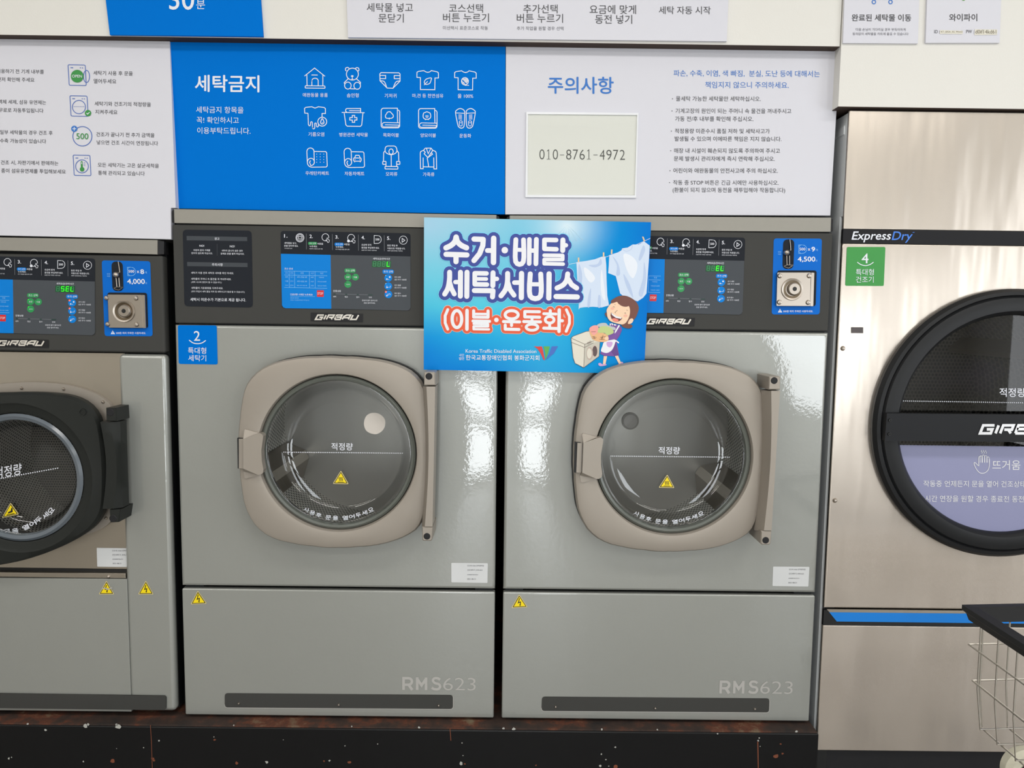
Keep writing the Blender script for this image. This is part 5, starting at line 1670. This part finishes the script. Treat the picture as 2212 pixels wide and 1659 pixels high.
def heading(strokes, dots, grow, mt, e, name):
    k = Ink(*PP)
    k.mod, k.step = 97, 4e-6
    for pts, w in strokes:
        p2 = smoothline(pts, 4) if len(pts) == 4 and pts[0][0] != pts[1][0] and abs(pts[1][1] - pts[0][1]) > 25 and abs(pts[-1][0] - pts[0][0]) > 12 and abs(pts[1][0] - pts[0][0]) < 45 else pts
        k.line(p2, w + grow, 'all')
    for x, y, r_ in dots:
        k.disc(x, y, r_ + grow / 2)
    return k.build(name, mt, po, yp - e)


m_halo1 = mat('halo_cyan', (120, 214, 244), .5)
m_navy = mat('poster_navy', (42, 62, 150), .45)
m_or = mat('poster_orange', (228, 84, 40), .45)
m_hal2 = mat('halo_cream', (236, 216, 206), .5)
m_pw = mat('poster_white', (234, 235, 240), .45)
h1 = HEAD1 + HEAD2
d1 = [(810, 342, 30)]
heading(h1, d1, 78, m_halo1, .0006, 'lettering_halo')
heading(h1, d1, 66, m_navy, .0011, 'lettering_outline')
heading(h1, d1, 0, m_pw, .0016, 'lettering')
d3 = [(733, 983, 21)]
heading(HEAD3, d3, 56, m_hal2, .0006, 'lettering_halo')
heading(HEAD3, d3, 48, m_or, .0011, 'lettering_outline')
heading(HEAD3, d3, 0, m_pw, .0016, 'lettering')
k = Ink(*PP).text('Korea Traffic Disabled Association', 450, 1100, 1270, .006).text('사단', 390, 436, 1307, h=26).text('법인', 390, 436, 1338, h=26).text('한국교통장애인협회 봉화군지회', 452, 1127, 1330, .006, .012)
k.build('organisation_lettering', m_pw, po, yp - .0008)
for nm, col, pts in (('red', (214, 52, 44), [(1078, 1224), (1110, 1228), (1150, 1226), (1162, 1262), (1178, 1354), (1166, 1350), (1140, 1292), (1112, 1250)]), ('green', (86, 168, 74), [(1166, 1226), (1224, 1226), (1208, 1290), (1182, 1352), (1180, 1290)]), ('blue', (58, 104, 190), [(1242, 1226), (1300, 1224), (1262, 1290), (1184, 1355), (1216, 1300)])):
    Ink(*PP).poly(pts).build('emblem', mat('emblem_' + nm, col, .45), po, yp - .0008, label='%s part of the emblem' % nm)
# sun rays and washing line
k = Ink(*PP)
for a, ln_ in ((100, 150), (118, 200), (135, 240), (78, 190), (60, 170), (44, 200)):
    a0, a1 = math.radians(a - 2), math.radians(a + 2)
    k.poly([(1385, 110), (1385 + ln_ * math.cos(a0), 110 + ln_ * math.sin(a0)), (1385 + ln_ * math.cos(a1), 110 + ln_ * math.sin(a1))])
k.build('sun_rays', mat('ray_white', (196, 230, 246), .5, alpha=.35), po, yp - .0005)
Ink(*PP).line([(1400, 472), (1720, 412), (1860, 360), (2090, 260), (2148, 232)], 3).build('washing_line', m_pw, po, yp - .0002)
m_cl = mat('printed_cloth', (206, 220, 240), .5)
m_cl2 = mat('printed_cloth_fold', (182, 200, 230), .5)
m_cl3 = mat('printed_cloth_light', (228, 234, 244), .5)
cl = Ink(*PP).poly([(1468, 452), (1520, 446), (1620, 432), (1700, 402), (1735, 400), (1742, 480), (1745, 600), (1752, 760), (1768, 850), (1700, 868), (1620, 862), (1540, 866), (1500, 872), (1488, 888), (1492, 800), (1478, 640)]).build('printed_towel', m_cl, po, yp - .0003)
Ink(*PP).sm([(1490, 470), (1520, 560), (1515, 700), (1500, 850), (1492, 800), (1485, 640)]).sm([(1690, 420), (1660, 470), (1580, 480), (1640, 500), (1700, 470)]).sm([(1600, 690), (1575, 780), (1570, 860), (1590, 860), (1600, 780)]).sm([(1670, 760), (1665, 860), (1690, 862), (1690, 770)]).build('fold', m_cl2, cl, yp - .0004)
Ink(*PP).sm([(1540, 500), (1600, 540), (1640, 600), (1600, 640), (1550, 580)]).sm([(1700, 520), (1720, 650), (1735, 800), (1700, 760), (1690, 620)]).build('highlight', m_cl3, cl, yp - .0004)
sh = Ink(*PP).poly([(1770, 388), (1820, 372), (1850, 362), (1880, 345), (1890, 325), (1940, 318), (1985, 290), (2040, 290), (2090, 262), (2142, 300), (2135, 420), (2122, 600), (2112, 740), (2080, 780), (2030, 812), (1960, 790), (1905, 770), (1870, 740), (1845, 640), (1830, 580), (1760, 552), (1766, 480)]).build('printed_shirt', m_cl, po, yp - .0003)
Ink(*PP).sm([(1800, 400), (1840, 480), (1835, 570), (1870, 560), (1850, 460)]).sm([(2080, 300), (2040, 420), (2060, 430), (2100, 340)]).sm([(2090, 450), (2080, 600), (2040, 740), (2075, 760), (2110, 600)]).sm([(1900, 560), (1930, 680), (1990, 780), (1960, 660)]).line(smoothline([(1888, 330), (1925, 352), (1970, 335), (1985, 295)], 4), 5).build('fold', m_cl2, sh, yp - .0004)
Ink(*PP).sm([(1900, 380), (1980, 400), (2030, 480), (1990, 600), (1930, 520)]).build('highlight', m_cl3, sh, yp - .0004)
k = Ink(*PP)
for x, y, a in ((1488, 432, 0), (1718, 384, 0), (1792, 358, .05), (2086, 240, -.4)):
    k.poly([(x - 7 + 20 * a, y - 22), (x + 7 + 20 * a, y - 22), (x + 7 - 20 * a, y + 20), (x - 7 - 20 * a, y + 20)])
k.build('printed_peg', mat('peg_wood', (224, 196, 160), .6), po, yp - .0006)
# the cartoon woman and her washer
QQ = (1200, 620, 8.2955)
C = lambda: Ink(*QQ)
m_ol = mat('print_outline', (84, 58, 52), .5)
m_skin = mat('print_skin', (243, 208, 176), .5)
m_hair = mat('print_hair', (112, 66, 54), .5)
m_pur = mat('print_purple', (118, 74, 156), .5)
m_pur2 = mat('print_purple_dark', (96, 60, 132), .5)
m_cr = mat('print_cream', (222, 217, 202), .5)
m_cr2 = mat('print_cream_shade', (198, 194, 180), .5)
m_lil = mat('print_lilac', (204, 164, 216), .5)
m_pk = mat('print_pink', (240, 164, 156), .5)
m_gn = mat('print_green', (188, 204, 134), .5)
m_gy = mat('print_grey', (184, 192, 194), .5)
m_bk = mat('print_basket', (232, 180, 130), .5)
e0 = yp - .0012
ewm = C().poly([(280, 915), (320, 880), (550, 795), (600, 785), (680, 860), (790, 960), (795, 1000), (780, 1240), (505, 1445), (350, 1365), (315, 1260)]).build('printed_washer', m_cr, po, e0)
C().poly([(525, 1025), (790, 975), (780, 1240), (505, 1445)]).build('print_shade', m_cr2, ewm, e0 - 0.00018)
C().line([(280, 915), (525, 1025), (690, 965)], 6).line([(282, 990), (522, 1082), (680, 1000)], 6).line([(525, 1025), (505, 1445)], 6).line([(280, 915), (320, 880), (550, 795), (640, 790)], 6).line([(280, 915), (315, 1260), (350, 1365), (505, 1445), (780, 1240), (795, 1000)], 6).ell(588, 1005, 15, 18, 5).ell(622, 985, 15, 18, 5).build('print_line', m_ol, ewm, e0 - 0.00036)
C().disc(705, 1150, 58, 115, 28).build('print_port', mat('print_port', (206, 190, 178), .5), ewm, e0 - 0.00042)
C().disc(705, 1150, 44, 95, 28).build('print_port_dark', mat('print_port_dark', (92, 74, 74), .5), ewm, e0 - 0.00054)
C().disc(612, 1190, 60, 118, 28).build('print_lid_edge', mat('print_lid_edge', (190, 170, 160), .5), ewm, e0 - 0.00060)
C().disc(605, 1190, 44, 92, 28).build('print_lid', m_cr, ewm, e0 - 0.00072)
wm = C().poly([(865, 1235), (925, 1240), (895, 1385), (850, 1385)]).poly([(1060, 1230), (1120, 1225), (1165, 1340), (1205, 1345), (1195, 1375), (1140, 1385)]).build('printed_woman', m_skin, po, e0)
C().sm([(765, 1375), (800, 1360), (845, 1385), (900, 1380), (912, 1400), (850, 1415), (790, 1415)]).sm([(1110, 1390), (1150, 1375), (1190, 1345), (1212, 1355), (1190, 1390), (1130, 1398)]).build('print_slipper', m_lil, wm, e0 - 0.00018)
C().poly([(970, 650), (1130, 680), (1180, 720), (1190, 770), (1150, 870), (1090, 960), (1140, 1225), (1050, 1240), (870, 1230), (800, 1195), (850, 1090), (900, 960), (940, 880)]).build('print_dress', m_pur, wm, e0 - 0.00018)
C().poly([(1075, 980), (1140, 1225), (1055, 1238), (1000, 1160)]).build('print_dress_shade', m_pur2, wm, e0 - 0.00036)
C().sm([(870, 985), (960, 955), (1065, 940), (1062, 1020), (1010, 1130), (920, 1182), (830, 1160), (815, 1130), (840, 1060)]).poly([(1130, 680), (1155, 690), (1090, 800), (1060, 850), (1060, 800)]).poly([(1075, 945), (1140, 990), (1130, 1012), (1085, 975), (1070, 990)]).poly([(975, 650), (995, 655), (990, 690), (970, 690)]).build('print_apron', m_pw, wm, e0 - 0.00048)
C().sm([(925, 985), (1015, 985), (1015, 1040), (975, 1082), (930, 1060), (915, 1020)]).build('print_pocket', m_lil, wm, e0 - 0.00060)
C().sm([(605, 790), (640, 770), (900, 840), (950, 900), (940, 960), (860, 985), (760, 975), (660, 930)]).build('print_basket', m_bk, wm, e0 - 0.00060)
C().sm([(740, 690), (800, 650), (900, 645), (950, 690), (1060, 720), (1075, 760), (1040, 770), (800, 720)]).build('print_laundry', m_gy, wm, e0 - 0.00072, label='grey printed laundry')
C().sm([(605, 745), (680, 690), (760, 700), (770, 790), (720, 840), (685, 865), (640, 820)]).build('print_laundry', m_pk, wm, e0 - 0.00078, label='pink printed laundry')
C().sm([(755, 790), (790, 720), (870, 700), (970, 720), (1035, 780), (1030, 830), (930, 865), (880, 825), (780, 820)]).build('print_laundry', m_gn, wm, e0 - 0.00084, label='green printed laundry')
C().sm([(1130, 770), (1185, 760), (1150, 850), (1080, 920), (960, 950), (945, 890), (1030, 860)]).build('print_sleeve', m_pur, wm, e0 - 0.00096)
C().sm([(900, 890), (945, 895), (950, 940), (915, 950), (875, 930), (885, 905)]).build('print_hand', m_skin, wm, e0 - 0.00102)
C().sm([(1000, 300), (1060, 200), (1180, 155), (1300, 170), (1430, 250), (1490, 360), (1470, 470), (1420, 570), (1320, 650), (1380, 690), (1340, 740), (1240, 730), (1180, 680), (1240, 600)]).poly([(905, 450), (880, 490), (900, 500), (895, 525), (940, 540)]).build('print_hair', m_hair, wm, e0 - 0.00096)
C().sm([(1310, 610), (1340, 570), (1380, 565), (1395, 600), (1360, 650), (1300, 660)]).build('print_ear', m_skin, wm, e0 - 0.00108)
C().sm([(915, 440), (930, 380), (1000, 290), (1090, 262), (1140, 310), (1230, 345), (1310, 340), (1335, 420), (1320, 530), (1260, 640), (1180, 672), (1080, 650), (980, 610), (930, 540)]).build('print_face', m_skin, wm, e0 - 0.00120)
C().sm([(990, 290), (1080, 230), (1200, 220), (1310, 290), (1300, 345), (1230, 352), (1160, 325), (1110, 268), (1040, 285)]).build('print_fringe', m_hair, wm, e0 - 0.00132)
C().disc(1020, 385, 32, 22).disc(1255, 515, 36, 26).build('print_cheek', mat('print_cheek', (240, 182, 158), .5), wm, e0 - 0.00132)
C().poly([(995, 455)] + smoothline([(995, 455), (1090, 520), (1190, 550), (1170, 590), (1120, 620), (1060, 620), (1010, 580), (985, 510)], 3)).build('print_mouth', mat('print_mouth', (104, 44, 44), .5), wm, e0 - 0.00138)
C().poly([(998, 460), (1040, 490), (1090, 520), (1185, 548), (1175, 570), (1080, 552), (1010, 500)]).build('print_teeth', m_pw, wm, e0 - 0.00150)
C().sm([(1010, 575), (1060, 560), (1130, 590), (1110, 618), (1055, 615)]).build('print_tongue', mat('print_tongue', (238, 132, 116), .5), wm, e0 - 0.00150)
k = C()
for pts in ([(1030, 360), (1045, 348), (1060, 365)], [(1235, 470), (1250, 460), (1262, 478)], [(1055, 315), (1075, 312)], [(1272, 412), (1295, 418)], [(1110, 415), (1065, 455), (1080, 470)]):
    k.line(pts, 5)
k.line(arc(1000, 655, 1, 1, 0, 90, 2), 3)
for pts in ([(815, 935), (850, 880)], [(835, 945), (850, 860)], [(785, 935), (880, 940)], [(800, 900), (900, 890)], [(655, 890), (735, 900)], [(660, 915), (725, 925)], [(690, 880), (700, 930)], [(640, 800), (720, 800)]):
    k.line(pts, 5)
k.line([(905, 1235), (868, 1235)], 4).line(smoothline([(915, 440), (930, 540), (980, 610), (1080, 650), (1180, 672)], 4), 4)
k.build('print_line', m_ol, wm, e0 - 0.00162)
C().sm([(1000, 650), (1030, 660), (1020, 690)]).sm([(1040, 665), (1090, 675), (1065, 695)]).build('print_collar', m_pw, wm, e0 - 0.00114)


# ================================================================ wire cart at the lower right
def cart():
    yF = -.36                         # far side
    m_wire = mat('zinc_wire', (196, 190, 180), .3, metal=.9)
    m_rim = mat('cart_black', (20, 20, 22), .55)
    A = U(2078, 1306, yF)
    zr = float(A[2])
    x0, x1 = float(A[0]), float(A[0]) + .52
    y1, y0 = yF, yF - .62
    th = math.radians(4.5)
    ca, sa = math.cos(th), math.sin(th)

    def T(x, y, z):                    # the cart stands turned a little about its far left corner
        dx_, dy_ = x - x0, y - y1
        return (x0 + dx_ * ca - dy_ * sa * .0 + 0, y1 + dx_ * sa + dy_ * 1.0, z)
    root = thing('laundry_cart', 'wire laundry cart with a thick black rim in front of the dryer', 'cart', (x0 + .26, yF - .31, 0))
    rim = MB()
    w, h = .024, .028
    prof = [(0, 0), (0, -h * .35), (.006, -h * .55), (.010, -h), (w, -h), (w, 0), (.02, .002)]

    def ring(d, z):
        return [T(x0 + d, y1 - d, z), T(x1 - d, y1 - d, z), T(x1 - d, y0 + d, z), T(x0 + d, y0 + d, z)]
    L = [ring(d, zr + z) for d, z in prof]
    V = [p for q in L for p in q]
    Fc = []
    for i in range(len(L)):
        j = (i + 1) % len(L)
        Fc += [(i * 4 + k, i * 4 + (k + 1) % 4, j * 4 + (k + 1) % 4, j * 4 + k) for k in range(4)]
    rim.add(V, Fc).build('rim', m_rim, root)
    # basket of wire: two hoops, floor grid, upright wires
    zb = zr - .245
    bw = MB()
    r_ = .0016

    def hoop(d, z):
        c_ = [T(x0 + d, y1 - d, z), T(x1 - d, y1 - d, z), T(x1 - d, y0 + d, z), T(x0 + d, y0 + d, z)]
        for i in range(4):
            bw.tube([c_[i], c_[(i + 1) % 4]], r_ * 1.15, 6)
    hoop(.012, zr - .078)
    hoop(.020, zr - .150)
    nx, ny = 9, 11
    for i in range(nx):
        x = x0 + .035 + (x1 - x0 - .07) * i / (nx - 1)
        xb_ = x0 + .040 + (x1 - x0 - .08) * i / (nx - 1)
        bw.tube([T(x, y1 - .020, zr - .03), T(x, y1 - .022, zr - .16), T(xb_, y1 - .030, zb), T(xb_, y0 + .030, zb), T(x, y0 + .022, zr - .16), T(x, y0 + .020, zr - .03)], r_, 6)
    for i in range(ny):
        y = y1 - .035 - (y1 - y0 - .07) * i / (ny - 1)
        yb2 = y1 - .040 - (y1 - y0 - .08) * i / (ny - 1)
        bw.tube([T(x0 + .020, y, zr - .03), T(x0 + .022, y, zr - .16), T(x0 + .030, yb2, zb + .003), T(x1 - .030, yb2, zb + .003), T(x1 - .022, y, zr - .16), T(x1 - .020, y, zr - .03)], r_, 6)
    bw.build('basket', m_wire, root, smooth=True)
    # frame under the basket, outside the picture: posts and casters
    for x, y in ((x0 + .19, y1 - .08), (x1 - .06, y1 - .08), (x0 + .22, y0 + .08), (x1 - .06, y0 + .08)):
        p = T(x, y, 0)
        lg = MB().tube([(p[0], p[1], .07), (p[0], p[1], zb + .001)], .011, 10).build('post', m_wire, root, smooth=True)
        cw = MB()
        secs = []
        n = 20
        for yy, rr in ((-.012, .02), (-.012, .030), (-.008, .034), (.008, .034), (.012, .030), (.012, .02)):
            secs.append([(p[0] + rr * math.cos(2 * math.pi * k / n), p[1] + yy, .034 + rr * math.sin(2 * math.pi * k / n)) for k in range(n)])
        cw.loft(secs).box(p[0] - .006, p[0] + .006, p[1] - .016, p[1] + .016, .03, .075).build('caster', m_rub, lg)
    # round cream bumper fixed to the far left post
    pc = U(2211, 1658, y1 - .095)
    bu = MB()
    prof = [(.0135, -.012), (.022, -.019), (.033, -.017), (.041, -.008), (.041, .008), (.033, .017), (.0135, .012)]
    bu.lathe([(a, pc[1] + b2) for a, b2 in prof], pc[0], pc[2], 40, True)
    bo = bu.build('bumper_wheel', mat('cream_plastic', (204, 200, 180), .5), root, smooth=True)
    MB().lathe([(.014, pc[1] - .006), (.0, pc[1] - .006)], pc[0], pc[2], 24).build('wheel_hub', mat('maroon_hub', (52, 30, 34), .5), bo)
    return root


cart()

bpy.data.scenes.remove(TMP)
